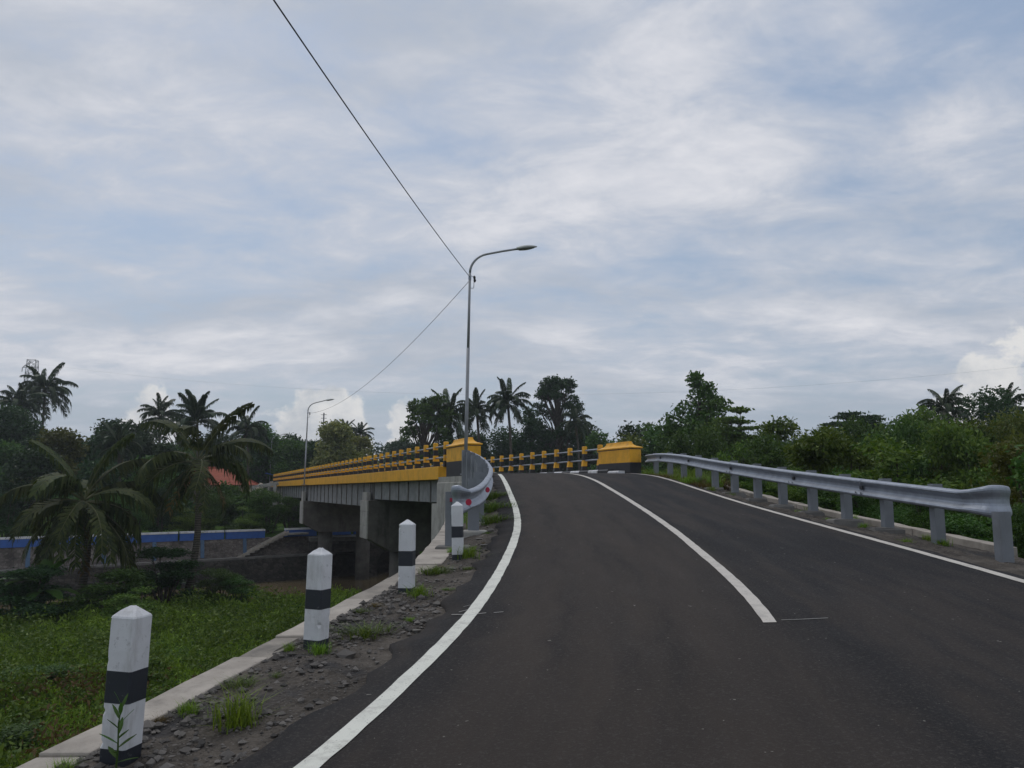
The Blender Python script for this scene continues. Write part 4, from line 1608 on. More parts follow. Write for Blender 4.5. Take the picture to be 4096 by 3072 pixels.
def make_tree(name, base, height, width, style, leaf, label, group=None, size=0.35, dens=26, seed=1, crown0=0.35, cat='tree', trunk_r=None, nb=None, parent_trunk='bark'):
    rg = np.random.default_rng(seed)
    rnd = random.Random(seed)
    t = empty(name, base, rnd.uniform(0, 6.28))
    tag(t, label, cat, group)
    h0 = height * crown0
    blobs = []
    hwid = width / 2
    if style == 'round':
        nb = nb or 24
        for k in range(nb):
            a, r_ = rnd.uniform(0, 6.28), math.sqrt(rnd.random())
            zf = rnd.random()
            env = math.sin(math.pi * (0.12 + 0.82 * zf)) ** 0.55
            br = rnd.uniform(0.16, 0.30) * width
            rr = max(0, hwid * env - br * 0.6) * r_
            blobs.append(((rr * math.cos(a), rr * math.sin(a), h0 + (height - h0) * zf * 0.94), (br, br, br * rnd.uniform(.55, .8))))
    elif style == 'tall':
        nb = nb or 26
        for k in range(nb):
            zf = (k + rnd.random()) / nb
            env = (1 - zf) ** 0.5 * 0.9 + 0.08
            if zf < 0.12:
                env *= 0.7
            a = rnd.uniform(0, 6.28)
            br = (0.05 + 0.13 * (1 - zf)) * width * rnd.uniform(.6, 1.15)
            rr = max(0, hwid * env - br * .5) * math.sqrt(rnd.random())
            blobs.append(((rr * math.cos(a), rr * math.sin(a), h0 + (height - h0) * zf * 0.98), (br, br, br * 0.9)))
    elif style == 'airy':
        nb = nb or 34
        for k in range(nb):
            a = rnd.uniform(0, 6.28)
            zf = rnd.random() ** 0.8
            env = math.sin(math.pi * (0.16 + 0.74 * zf)) ** 0.6
            r_ = 0.35 + 0.65 * math.sqrt(rnd.random())
            br = rnd.uniform(0.055, 0.115) * width
            rr = hwid * env * r_
            blobs.append(((rr * math.cos(a), rr * math.sin(a), h0 + (height - h0) * zf), (br * 1.25, br * 1.25, br * 0.8)))
    elif style == 'flat':
        nb = nb or 20
        for k in range(nb):
            a = rnd.uniform(0, 6.28)
            zf = rnd.random()
            r_ = math.sqrt(rnd.random())
            rr = hwid * (1 - 0.65 * zf) * r_
            br = rnd.uniform(0.10, 0.17) * width
            blobs.append(((rr * math.cos(a), rr * math.sin(a), h0 + (height - h0) * zf), (br * 1.4, br * 1.4, br * 0.16)))
    tr = trunk_r or max(0.05, height * 0.022)
    mb = MB()
    lean = Vector((rnd.uniform(-.06, .06) * height, rnd.uniform(-.06, .06) * height, 0))
    topz = h0 + (height - h0) * 0.6
    tp_ = [Vector((0, 0, -0.5)), Vector((lean.x * .3, lean.y * .3, h0 * 0.6)), Vector((lean.x * .6, lean.y * .6, h0 + (height - h0) * .25)), Vector((lean.x * 0.7, lean.y * .7, topz))]
    mb.tube(tp_, [tr * 1.25, tr, tr * 0.75, tr * 0.25], 7)
    for (c, r_) in blobs[::(1 if style in ('airy', 'flat') else 2)]:
        c = Vector(c)
        zs_ = min(topz * 0.95, max(h0 * 0.55, c.z - 0.35 * (height - h0) - 0.4 * math.hypot(c.x, c.y)))
        k = min(1, zs_ / topz)
        s_ = Vector((lean.x * 0.7 * k, lean.y * 0.7 * k, zs_))
        m_ = s_.lerp(c, 0.5) + Vector((rnd.uniform(-.1, .1), rnd.uniform(-.1, .1), rnd.uniform(-.05, .1))) * width * 0.3
        mb.tube([s_, m_, c], [tr * 0.38, tr * 0.22, tr * 0.07], 5)
    mb.build('trunk', M[parent_trunk], t)
    Q, n = blob_leaves(blobs, dens, size, 0.5, rg, 0.35 if style in ('airy', 'flat') else 0.5)
    obj('crown', quads_mesh('crown', Q, n, M[leaf]), t)
    return t


# palm fronds: rachis arc + drooping leaflets
def frond_mesh(L, droop, lift, leaf_len, seed, mat, ragged=0.15, pairs=50):
    rnd = random.Random(seed)
    pts, tans = [], []
    a = lift
    p = Vector((0, 0, 0))
    N = 14
    for i in range(N + 1):
        pts.append(p.copy())
        tn = Vector((math.cos(a), 0, math.sin(a)))
        tans.append(tn)
        p = p + tn * (L / N)
        a -= droop / N * (0.5 + 1.1 * i / N)
    mb = MB()
    mb.tube(pts, [0.05 * (1 - 0.85 * i / N) * L / 4.5 for i in range(N + 1)], 4, 1)
    for i in range(pairs):
        u = 0.14 + 0.86 * (i + 0.5) / pairs
        f_ = u * N
        k = min(int(f_), N - 1)
        q = pts[k].lerp(pts[k + 1], f_ - k)
        tn = tans[k].lerp(tans[min(k + 1, N)], f_ - k).normalized()
        up = Vector((0, 1, 0)).cross(tn) * -1
        if up.z < 0 and tn.z > -0.95:
            up = -up
        ll = leaf_len * (math.sin(math.pi * (0.16 + 0.74 * u)) ** 0.7)
        for sg in (-1, 1):
            if rnd.random() < ragged * 0.6:
                continue
            l2 = ll * rnd.uniform(1 - ragged, 1 + ragged)
            out = Vector((0, sg, 0)) * 0.72 + tn * rnd.uniform(0.45, 0.75) + up * 0.12
            out.normalize()
            m_ = q + out * l2 * 0.5 + Vector((0, 0, -0.06 * l2))
            e_ = q + out * l2 * 0.72 + Vector((0, 0, -rnd.uniform(0.5, 0.95) * l2))
            wv2 = tn * (0.07 * L / 4.5 + 0.012)
            b = len(mb.V)
            mb.V += [tuple(q - wv2 * 0.6), tuple(q + wv2 * 0.6), tuple(m_ + wv2), tuple(m_ - wv2), tuple(e_)]
            mb.F += [(b, b + 1, b + 2, b + 3), (b + 3, b + 2, b + 4)]
            mb.M += [0, 0]
    return mb.mesh('frond', [mat, M['rachis']])


FR = {}
for key, mt in (('near', 'leaf_palm'), ('far', 'leaf_palm_far')):
    FR[key] = [frond_mesh(4.4, R(45), R(78), 0.95, 3, M[mt]), frond_mesh(4.6, R(95), R(58), 1.0, 4, M[mt], 0.2), frond_mesh(4.6, R(115), R(35), 1.0, 5, M[mt], 0.25), frond_mesh(4.5, R(105), R(6), 0.95, 6, M[mt], 0.35), frond_mesh(4.2, R(62), R(-30), 0.85, 8, M[mt], 0.5)]


FR['dead'] = frond_mesh(3.6, R(45), R(-42), 0.7, 12, M['leaf_dry'], 0.9, 34)


def palm(base, crown, scale, label, seed, key='far', nf=30, mix=(3, 5, 6, 5, 3), lean_mid=0.35, az=None):
    rnd = random.Random(seed)
    b, c = Vector(base), Vector(crown)
    t = empty('coconut_palm', base)
    tag(t, label, 'palm', 'coconut palms')
    d = c - b
    pts, rad = [], []
    for k in range(11):
        u = k / 10
        p = Vector((d.x * u ** 1.6, d.y * u ** 1.6, d.z * u))
        p.x += math.sin(math.pi * u) * lean_mid * rnd.uniform(0.9, 1.1)
        pts.append(p)
        rad.append((0.17 + 0.10 * (1 - u) ** 3) * (0.75 + 0.25 * scale))
    pts[0].z -= 0.5
    MB().tube(pts, rad, 9).build('trunk', M['palmbark'], t, smooth=True)
    i = 0
    tot = sum(mix)
    for lv_, cnt in enumerate(mix):
        n = max(1, round(nf * cnt / tot))
        for k in range(n):
            a = 6.283 * (k + 0.37 * lv_) / n + rnd.uniform(-.3, .3)
            o = obj('frond', FR[key][lv_], t)
            o.location = d + Vector((0, 0, 0.05 * (4 - lv_)))
            o.rotation_euler = (rnd.uniform(-.35, .35), rnd.uniform(-.22, .22), a)
            s_ = scale * rnd.uniform(0.85, 1.1)
            o.scale = (s_, s_, s_)
    for k in range(3 if key == 'near' else 2):
        o = obj('dead_frond', FR['dead'], t)
        o.location = d + Vector((0, 0, -0.1))
        o.rotation_euler = (rnd.uniform(-.3, .3), rnd.uniform(-.1, .35), rnd.uniform(0, 6.28))
        s_ = scale * rnd.uniform(0.75, 1.0)
        o.scale = (s_, s_, s_)
    if key == 'near':
        for k in range(6):
            a = rnd.uniform(0, 6.28)
            m_ = MB()
            cc = d + Vector((0.28 * math.cos(a), 0.28 * math.sin(a), -0.25 + rnd.uniform(-.12, .1)))
            m_.tube([cc + Vector((0, 0, -0.13)), cc + Vector((0, 0, -0.10)), cc, cc + Vector((0, 0, .10)), cc + Vector((0, 0, .13))], [0.02, 0.08, 0.115, 0.08, 0.02], 8)
            m_.build('coconut', M['leaf_olive'], t, smooth=True)
    return t


def at(px, py, D):
    """point seen at pixel (1024 frame) at distance D along the view"""
    x, y = (px - 512) / 800, (384 - py) / 800
    return Vector((x * D, D * (ca - y * sa), D * (sa + y * ca)))


def palm_at(px, py, D, scale, label, seed, ground=None, dx=0.0, **k):
    c = at(px, py, D)
    g = float(terrain(c.x + dx, c.y)) if ground is None else ground
    return palm((c.x + dx, c.y, g), tuple(c), scale, label, seed, **k)


# near palms on the river plain
palm_at(198, 463, 46, 0.98, 'slender coconut palm with yellowish drooping fronds standing at the river edge', 11, key='near', nf=17, dx=-0.25, mix=(1, 3, 4, 6, 4))
palm_at(84, 503, 42, 1.05, 'low broad coconut palm with long hanging fronds on the plain at left', 12, key='near', nf=32, dx=0.0, mix=(2, 3, 5, 9, 13))
# far bank palms
palm_at(45, 392, 118, 1.05, 'tall coconut palm standing clear against the sky at far left, in front of the pylon', 13, dx=-0.6, nf=34, mix=(3, 5, 6, 6, 6))
palm_at(18, 408, 112, 0.95, 'shaggy palm at the left edge of the picture', 14, nf=30)
palm_at(159, 418, 105, 0.74, 'dark palm top above the trees, left of the upright fronded palm', 15)
palm_at(197, 425, 88, 0.84, 'palm with stiff upright fronds above the slender river palm', 16, mix=(9, 6, 3, 2, 1), nf=30)
palm_at(247, 432, 108, 0.8, 'palm rising behind the red roofed house on its right', 17)
palm_at(345, 434, 135, 0.6, 'left one of two small palms peeping over the pale green tree', 18)
palm_at(360, 436, 138, 0.6, 'right one of two small palms peeping over the pale green tree', 19)
palm_at(449, 418, 92, 0.82, 'dense dark palm left of the tall street lamp', 20, nf=30, mix=(4, 6, 7, 7, 6))
palm_at(477, 414, 98, 0.66, 'palm with a pale slim trunk just right of the lamp pole', 21, nf=30)
palm_at(508, 405, 96, 0.74, 'tall palm between the lamp pole and the big airy tree', 22, nf=30)
palm_at(576, 424, 105, 0.6, 'small palm at the right foot of the big airy tree', 23, nf=30)
palm_at(946, 412, 70, 0.6, 'palm with one long frond hanging left above the right thicket', 24, nf=30, mix=(2, 4, 5, 5, 3))
palm_at(1008, 412, 74, 0.6, 'palm crown at the right edge above the thicket', 25, nf=30)
palm_at(118, 447, 80, 0.62, 'low palm at the skyline behind the nearest bollard palm', 26, nf=30)


def tree_at(px, top, D, width_px, style, leaf, label, seed, ground=None, **k):
    c = at(px, top, D)
    g = float(terrain(c.x, c.y)) if ground is None else ground
    return make_tree(k.pop('name', 'broadleaf_tree'), (c.x, c.y, g), c.z - g, width_px / 800 * D, style, leaf, label, seed=seed, **k)


T = [
    (8, 412, 100, 80, 'round', 'leaf_dark', 'dark spreading tree at the left edge under the shaggy palm', 31, {}),
    (58, 433, 84, 62, 'round', 'leaf_olive', 'olive brown tinged tree under the tall far left palm', 32, dict(crown0=0.15)),
    (113, 416, 95, 50, 'round', 'leaf_dark', 'rounded dark tree left of the dark palm top', 33, dict(size=0.4)),
    (140, 424, 100, 46, 'round', 'leaf_dark', 'dark tree merging with the palm behind it, right of the rounded tree', 34, {}),
    (178, 414, 110, 30, 'airy', 'leaf_dark', 'thin airy tree top between two palms above the river palm', 35, dict(crown0=0.5)),
    (222, 438, 114, 66, 'round', 'leaf_dark', 'dark tree filling behind the red roofed house', 36, dict(crown0=0.1)),
    (262, 424, 112, 50, 'round', 'leaf_mid', 'broad tree right of the house palm, left of the farthest lamp', 37, dict(crown0=0.1)),
    (292, 436, 118, 46, 'round', 'leaf_dark', 'dark tree behind the farthest lamp, sloping to the middle lamp', 38, dict(crown0=0.1)),
    (334, 425, 108, 54, 'round', 'leaf_pale', 'left half of the pale yellow green flowering tree behind the bridge', 39, dict(size=0.5, dens=70, crown0=0.1)),
    (360, 433, 112, 46, 'round', 'leaf_pale', 'right half of the pale yellow green tree behind the bridge', 40, dict(size=0.5, dens=70, crown0=0.1)),
    (430, 398, 90, 54, 'airy', 'leaf_mid', 'airy tree with sky showing through left of the dense dark palm', 41, dict(crown0=0.30, nb=90, size=0.4, dens=80)),
    (556, 382, 112, 58, 'airy', 'leaf_dark', 'big airy tree with bare limbs rising above the far treeline', 42, dict(crown0=0.36, nb=90, size=0.42, dens=80)),
    (528, 405, 108, 34, 'round', 'leaf_dark', 'dense tree touching the left side of the big airy tree', 43, dict(crown0=0.2)),
    (612, 419, 95, 46, 'round', 'leaf_mid', 'treetop above the right bridge railing', 44, dict(crown0=0.1)),
    (646, 418, 90, 44, 'round', 'leaf_mid', 'tree behind the right end pillar', 45, dict(crown0=0.1)),
    (630, 432, 70, 50, 'round', 'leaf_olive', 'olive green bush crown just above the right end pillar', 46, dict(crown0=0.1)),
    (696, 371, 62, 118, 'tall', 'leaf_mid', 'tall pointed leafy tree behind the far end of the right guardrail', 47, dict(crown0=0.12, size=0.34, dens=80, nb=80)),
    (735, 408, 58, 60, 'flat', 'leaf_bush', 'feathery tree on the right shoulder of the tall pointed tree', 48, dict(crown0=0.3, size=0.3, dens=110, nb=40)),
    (778, 416, 56, 56, 'round', 'leaf_bush', 'rounded green tree halfway along the right skyline', 49, dict(crown0=0.1, size=0.3)),
    (858, 406, 78, 78, 'flat', 'leaf_dark', 'flat topped layered tree on the right skyline', 50, dict(crown0=0.5, size=0.32, dens=120, nb=34)),
    (905, 413, 62, 50, 'round', 'leaf_mid', 'tree between the flat topped tree and the right palm', 51, dict(crown0=0.15, size=0.32)),
    (992, 389, 66, 74, 'round', 'leaf_dark', 'dark tall tree at the right edge behind the thicket', 52, dict(crown0=0.2, size=0.3)),
    (820, 424, 66, 56, 'round', 'leaf_bush', 'low tree on the right skyline left of the flat topped tree', 53, dict(crown0=0.1, size=0.32)),
    (946, 418, 58, 60, 'round', 'leaf_mid', 'tree below the right palm', 54, dict(crown0=0.1, size=0.3)),
    (1040, 402, 60, 70, 'round', 'leaf_bush', 'tree cut by the right edge of the picture', 55, dict(crown0=0.1, size=0.3)),
    (30, 450, 76, 70, 'round', 'leaf_dark', 'dark bushy tree just behind the river wall at far left', 56, dict(crown0=0.05)),
    (95, 462, 76, 66, 'round', 'leaf_dark', 'dark bushy tree behind the river wall and the low broad palm', 57, dict(crown0=0.05)),
    (150, 462, 80, 62, 'round', 'leaf_mid', 'green bushy tree behind the river wall left of the slender palm', 58, dict(crown0=0.05)),
    (250, 492, 82, 40, 'round', 'leaf_mid', 'green bush on the far bank in front of the stone abutment', 59, dict(crown0=0.02)),
    (226, 490, 84, 50, 'round', 'leaf_mid', 'green bush on the far bank below the red roofed house', 60, dict(crown0=0.02)),
    (176, 500, 78, 50, 'round', 'leaf_dark', 'dark bush on the far bank behind the slender palm trunk', 61, dict(crown0=0.02)),
    (655, 424, 74, 50, 'round', 'leaf_mid', 'rounded tree between the right end pillar and the tall pointed tree', 70, dict(crown0=0.05)),
    (628, 424, 84, 50, 'round', 'leaf_dark', 'dark tree directly behind the olive bush at the right end pillar', 71, dict(crown0=0.05)),
    (600, 426, 88, 46, 'round', 'leaf_mid', 'green tree above the last right railing posts', 72, dict(crown0=0.05)),
    (718, 394, 60, 52, 'round', 'leaf_mid', 'shorter leafy tree leaning on the right side of the tall pointed tree', 73, dict(crown0=0.05, size=0.32)),
    (672, 405, 63, 44, 'round', 'leaf_mid', 'shorter leafy tree on the left side of the tall pointed tree', 74, dict(crown0=0.05, size=0.32)),
    (470, 436, 118, 60, 'round', 'leaf_dark', 'dark tree low behind the lamp pole and the near pillar', 62, dict(crown0=0.03)),
    (505, 433, 120, 60, 'round', 'leaf_dark', 'dark tree filling below the tall palm beside the lamp pole', 63, dict(crown0=0.03)),
    (545, 432, 122, 60, 'round', 'leaf_dark', 'dark tree filling below the big airy tree', 64, dict(crown0=0.03)),
    (583, 430, 118, 56, 'round', 'leaf_dark', 'dark tree right of the big airy tree above the railing', 65, dict(crown0=0.03)),
    (402, 441, 170, 40, 'round', 'leaf_dark', 'small far tree on the skyline left of the airy tree and dense palm', 66, dict(crown0=0.03)),
    (196, 446, 112, 56, 'round', 'leaf_dark', 'dark tree behind the crown of the slender river palm', 67, dict(crown0=0.03)),
    (272, 450, 116, 44, 'round', 'leaf_mid', 'green tree low behind the farthest lamp', 68, dict(crown0=0.03)),
    (310, 444, 122, 44, 'round', 'leaf_dark', 'dark tree behind the middle lamp pole', 69, dict(crown0=0.03)),
]
for (px, top, D, wpx, sty, lf, lab, sd, kw) in T:
    tree_at(px, top, D, wpx, sty, lf, lab, sd, **dict(dict(dens=64, size=0.42), **kw))

rf_ = random.Random(77)
for k, px in enumerate(np.arange(-12, 330, 19)):
    if 190 < px < 266:
        continue
    tree_at(float(px), rf_.uniform(431, 446) + (8 if px > 275 else 0), rf_.uniform(88, 104) + (14 if px > 230 else 0), rf_.uniform(44, 60), 'round', ('leaf_dark', 'leaf_mid', 'leaf_dark')[k % 3], 'green tree merging into the unbroken wood along the far bank left of the bridge', 300 + k, group='trees of the far bank wood', crown0=0.04, dens=50, size=0.45)
# distant wood closing every gap
rgw = np.random.default_rng(99)
bl = []
for k in range(520):
    D = rgw.uniform(150, 260)
    px = rgw.uniform(-120, 1160)
    c = at(px, 490, D)
    g = -3.0
    hgt_ = (rgw.uniform(11.5, 15.5) if px < 680 else rgw.uniform(13, 17)) * D / 205
    r_ = rgw.uniform(2.2, 4.2)
    bl.append(((c.x, c.y, g + hgt_ - r_), (r_, r_, r_ * 1.0)))
    bl.append(((c.x + rgw.uniform(-2, 2), c.y, g + hgt_ * 0.4), (r_ * 1.3, r_ * 1.3, hgt_ * 0.4)))
Q, n = blob_leaves(bl, 7.0, 0.95, 0.6, rgw, 0.6)
tag(obj('distant_wood', quads_mesh('distant_wood', Q, n, M['leaf_dark'])), 'far off dark wood closing the horizon behind the bridge', 'wood', kind='stuff')
# wooded hill far behind
hv, hf = [], []
for i in range(80):
    for j in range(8):
        x = -700 + 1500 * i / 79
        u = j / 7
        h_ = 26 + 9 * math.sin(i * 0.35) + 6 * math.sin(i * 0.9 + 1) - 8 * (i / 79)
        hv.append((x, 420 + 160 * u, -6 + h_ * math.sin(math.pi * 0.5 * u) + random.uniform(-1, 1)))
for i in range(79):
    for j in range(7):
        hf.append((i * 8 + j, (i + 1) * 8 + j, (i + 1) * 8 + j + 1, i * 8 + j + 1))
a = Mat('wooded_hill', 0.95, spec=0.1)
a.color(a.mix(a.ramp(a.noise(a.gcoord(), 0.12, 7, 0.7), 0.35, 0.65), (0.022, 0.042, 0.022), (0.05, 0.08, 0.038))).bump(a.noise(a.gcoord(), 0.2, 6, 0.7), 1.0, 4.0)
tag(obj('hill', raw_mesh('hill', hv, hf, a.m, smooth=True)), 'low wooded hill on the horizon', 'hill', kind='structure')

# thicket right of the guardrail: four bush shapes, copied
def bush_meshes(seed, leaf, size, dens):
    rg = np.random.default_rng(seed)
    rnd = random.Random(seed)
    blobs, mb = [], MB()
    for k in range(20):
        a_, r_, zf = rnd.uniform(0, 6.28), math.sqrt(rnd.random()), rnd.random()
        br = rnd.uniform(0.20, 0.36)
        env = 1.0 - 0.35 * zf
        c = (r_ * 0.85 * env * math.cos(a_), r_ * 0.85 * env * math.sin(a_), 0.25 + zf * 1.6)
        blobs.append((c, (br * 1.2, br * 1.2, br * 0.6)))
        if k % 2 == 0:
            mb.tube([(c[0] * 0.1, c[1] * 0.1, -0.3), (c[0] * 0.6, c[1] * .6, c[2] * 0.55), c], [0.03, 0.02, 0.008], 5)
    Q, n = blob_leaves(blobs, dens, size, 0.42, rg, 0.2)
    return quads_mesh('foliage', Q, n, M[leaf]), mb.mesh('stems', M['bark'])


BM = [bush_meshes(200 + i, lf, sz * 0.6, 1900) for i, (lf, sz) in enumerate((('leaf_bush', 0.13), ('leaf_mid', 0.12), ('leaf_olive', 0.12), ('leaf_bush', 0.15), ('leaf_mid', 0.14), ('leaf_dark', 0.14)))]


def bush(x, y, z, s, h, kind, label, group):
    t = empty('bush', (x, y, z), random.uniform(0, 6.28))
    t.scale = (s, s, h)
    tag(t, label, 'bush', group)
    obj('foliage', BM[kind][0], t)
    obj('stems', BM[kind][1], t)
    return t


TL = 'leafy bush packed into the dense thicket behind the right guardrail'
TG = 'bushes of the thicket behind the right guardrail'
rb = random.Random(5)
# front rank: low plants close behind the drain edge, then taller ranks further out
for y in np.arange(8.5, 33, 1.15):
    x = float(drainx(y)) + rb.uniform(0.85, 1.25)
    g = float(terrain(x, y))
    bush(x, y, g - 0.1, rb.uniform(0.6, 0.85), rb.uniform(0.5, 0.75), rb.choice((0, 1, 3, 4)), 'low bush on the slope directly behind the right guardrail posts', 'low bushes behind the right guardrail')
for y in np.arange(9, 46, 1.9):
    x = (float(drainx(y)) if y < 32 else float(drainx(32)) - (y - 32) * 0.3) + rb.uniform(2.6, 3.8)
    g = float(terrain(x, y))
    bush(x, y, g - 0.15, rb.uniform(1.2, 1.6), rb.uniform(0.95, 1.25), rb.randrange(5), TL, TG)
for k in range(60):
    y = rb.uniform(14, 62)
    x = 9.5 + (y - 14) * 0.03 + rb.uniform(0, 1) * (0.62 * y)
    top = rb.uniform(398, 436) if x / y > 0.42 else rb.uniform(412, 440)
    zt = (490 - top) / 800 * y
    g = float(terrain(x, y))
    h = max(2.2, zt - g)
    bush(x, y, g - 0.2, rb.uniform(1.5, 2.3) * (0.8 + y / 90), h / 2.05, rb.randrange(5), TL, TG)

for a_ in np.arange(-44, 6, 2.3):
    p_ = WALL0 + WD * a_ + WNRM * rb.uniform(-3.2, -1.6)
    bush(p_[0], p_[1], float(terrain(p_[0], p_[1])) - 0.2, rb.uniform(1.7, 2.3), rb.uniform(1.3, 2.2), rb.choice((1, 4, 5, 0)), 'bush in the row growing along the top of the far river wall', 'bushes along the far river wall')

# ground cover on the river plain: one mass of leaves and grass
rgg = np.random.default_rng(21)
n = 120000
D = 12 * np.exp(rgg.random(n) * math.log(58 / 12))
PX = rgg.uniform(-90, 420, n)
X = (PX - 512) / 800 * D
Y = D
off = (X - WALL0[0]) * WNRM[0] + (Y - WALL0[1]) * WNRM[1]
dl = np.where(Y < 26.5, XO(np.clip(Y, -8, 26.7)) - 0.6 - X, 1)
s_ = (X - BA[0]) * BD[0] + (Y - BA[1]) * BD[1]
q_ = (X - BA[0]) * BN[0] + (Y - BA[1]) * BN[1]
keep = (off > bank((X - WALL0[0]) * WD[0] + (Y - WALL0[1]) * WD[1]) - 1.2) & (dl > 0) & ((q_ < -0.4) | (s_ > 6))
X, Y, D = X[keep], Y[keep], D[keep]
clump = np.sin(X * 1.1 + 2 * np.sin(Y * .45)) * np.sin(Y * .9 + X * .4) + 0.6 * np.sin(X * 2.7 + Y * 2.1)
hg = np.clip(0.28 + 0.36 * clump + 0.25 * np.sin(X * 5.1) * np.sin(Y * 4.3), 0.04, 1.2)
Z = terrain(X, Y) + rgg.random(len(X)) * hg
C = np.stack([X, Y, Z], -1)
nrm = np.tile([0, 0, 0.55], (len(X), 1))
sz = np.clip(0.0062 * D, 0.10, 0.32)
Q = leaf_quads(C, sz, 0.26, nrm * 1.6, 0.8, rg=rgg)
tag(obj('ground_cover', quads_mesh('ground_cover', Q, len(C), M['leaf_grass'])), 'rank green grass and weeds covering the river plain', 'grass', kind='stuff')
wbl = []
while len(wbl) < 640:
    D_ = 13 * math.exp(rgg.random() * math.log(44 / 13))
    px = rgg.uniform(-60, 400)
    x, y = (px - 512) / 800 * D_, D_
    if x > float(XO(min(y, 26.7))) - 1.0 or (x - BA[0]) * BN[0] + (y - BA[1]) * BN[1] > -0.8:
        continue
    o_ = (x - WALL0[0]) * WNRM[0] + (y - WALL0[1]) * WNRM[1]
    a_ = (x - WALL0[0]) * WD[0] + (y - WALL0[1]) * WD[1]
    if o_ < bank(a_):
        continue
    r_ = (0.16 + 0.62 * rgg.random() ** 2) * (0.7 + D_ / 60)
    wbl.append(((x, y, float(terrain(x, y)) + 0.25 * r_), (r_, r_, r_ * rgg.uniform(0.6, 1.3))))
Q, n = blob_leaves(wbl, 230, 0.16, 0.4, rgg, 0.35)
tag(obj('weeds', quads_mesh('weeds', Q, n, M['leaf_bush'])), 'knee high leafy weeds in clumps all over the river plain', 'weeds', kind='stuff')
# dry brown patches
cen = np.array([[-9.4, 19.5], [-12.5, 24], [-8.0, 23.5]])
n = 1600
ci = rgg.integers(0, 3, n)
X = cen[ci, 0] + rgg.normal(0, 1.1, n)
Y = cen[ci, 1] + rgg.normal(0, 1.3, n)
Z = terrain(X, Y) + 0.25 + rgg.random(n) * 0.3
Q = leaf_quads(np.stack([X, Y, Z], -1), np.full(n, 0.2), 0.3, np.tile([0, 0, 0.5], (n, 1)), 0.9, rg=rgg)
tag(obj('dry_grass', quads_mesh('dry_grass', Q, n, M['leaf_dry'])), 'patch of dry brown weeds in the green plain behind the nearest bollards', 'grass', kind='stuff')

# shrubs on the plain
PS = [(30, 588, 38, 2.4, 1.25, 'leaf', 'dark bush at the left edge of the plain under the banana leaves'),
      (108, 585, 40, 2.3, 1.3, 'leaf', 'dark bush at the foot of the low broad palm'),
      (165, 578, 44, 2.2, 1.5, 'leaf', 'bush between the two near palms by the water'),
      (220, 585, 45, 1.5, 0.95, 'leaf', 'bush right of the slender palm trunk at the water edge'),
      (140, 596, 38, 2.0, 0.9, 'leaf', 'low bush in the middle of the plain between the palms'),
      (240, 590, 45, 1.3, 0.8, 'leaf', 'small bush at the water edge left of the second bollard'),
      (150, 640, 26, 1.1, 0.42, 'leaf', 'low leafy shrub right of the nearest bollard head'),
      (40, 640, 25, 1.3, 0.4, 'leaf', 'low leafy shrub left of the nearest bollard head'),
      (210, 648, 22, 1.0, 0.5, 'leaf', 'leafy shrub close to the coping left of the second bollard'),
      (10, 690, 19, 1.1, 0.4, 'leaf', 'low shrub at the left edge level with the black band of the nearest bollard')]
for k, (px, py_b, D, s, h, _, lab) in enumerate(PS):
    c = at(px, py_b, D)
    g = float(terrain(c.x, c.y))
    b_ = bush(c.x, c.y, g - 0.1, s, h, (5, 4, 5, 1, 0, 4)[k] if k < 6 else k % 2 * 4, lab, None)


# banana plants: big paddle leaves as parts
def paddle(L, Wd, lift, droop, seed, mat):
    rnd = random.Random(seed)
    a = lift
    p = Vector((0, 0, 0))
    v, f = [], []
    N = 9
    for i in range(N + 1):
        u = i / N
        w_ = Wd * (math.sin(math.pi * min(0.98, 0.06 + 0.92 * u)) ** 0.6) if u > 0.12 else 0.03
        for sx, dz in ((-1, -0.15), (0, 0), (1, -0.15)):
            v.append((p.x, p.y + sx * w_, p.z + dz * w_ * abs(sx) + (rnd.uniform(-.03, .03))))
        p = p + Vector((math.cos(a), 0, math.sin(a))) * L / N
        a -= droop / N
    for i in range(N):
        for k in range(2):
            f.append((i * 3 + k, i * 3 + k + 1, i * 3 + k + 4, i * 3 + k + 3))
    return raw_mesh('leaf', v, f, M[mat], smooth=True)


PAD = [paddle(2.0, 0.30, R(75), R(60), 1, 'leaf_bright'), paddle(2.1, 0.32, R(50), R(80), 2, 'leaf_bright'), paddle(1.8, 0.28, R(25), R(70), 3, 'leaf_bright')]


def banana(px, py_b, D, s, label, seed):
    rnd = random.Random(seed)
    c = at(px, py_b, D)
    g = float(terrain(c.x, c.y))
    t = empty('banana_plant', (c.x, c.y, g))
    t.scale = (s, s, s)
    tag(t, label, 'banana plant')
    MB().tube([(0, 0, -0.2), (0.03, 0, 0.6), (0, 0.02, 1.2)], [0.13, 0.11, 0.07], 8).build('stem', M['leaf_olive'], t)
    for k in range(9):
        o = obj('leaf', PAD[k % 3], t, (0, 0, 1.1 - 0.06 * (k % 3)), (0, 0, k * 2.4 + rnd.uniform(-.3, .3)))


banana(42, 590, 39, 1.1, 'bright green banana plant at the left edge of the plain', 1)
banana(245, 582, 48, 0.9, 'banana plant by the water left of the second bollard head', 2)
banana(170, 585, 45, 0.85, 'banana plant among the bushes left of the slender palm', 3)

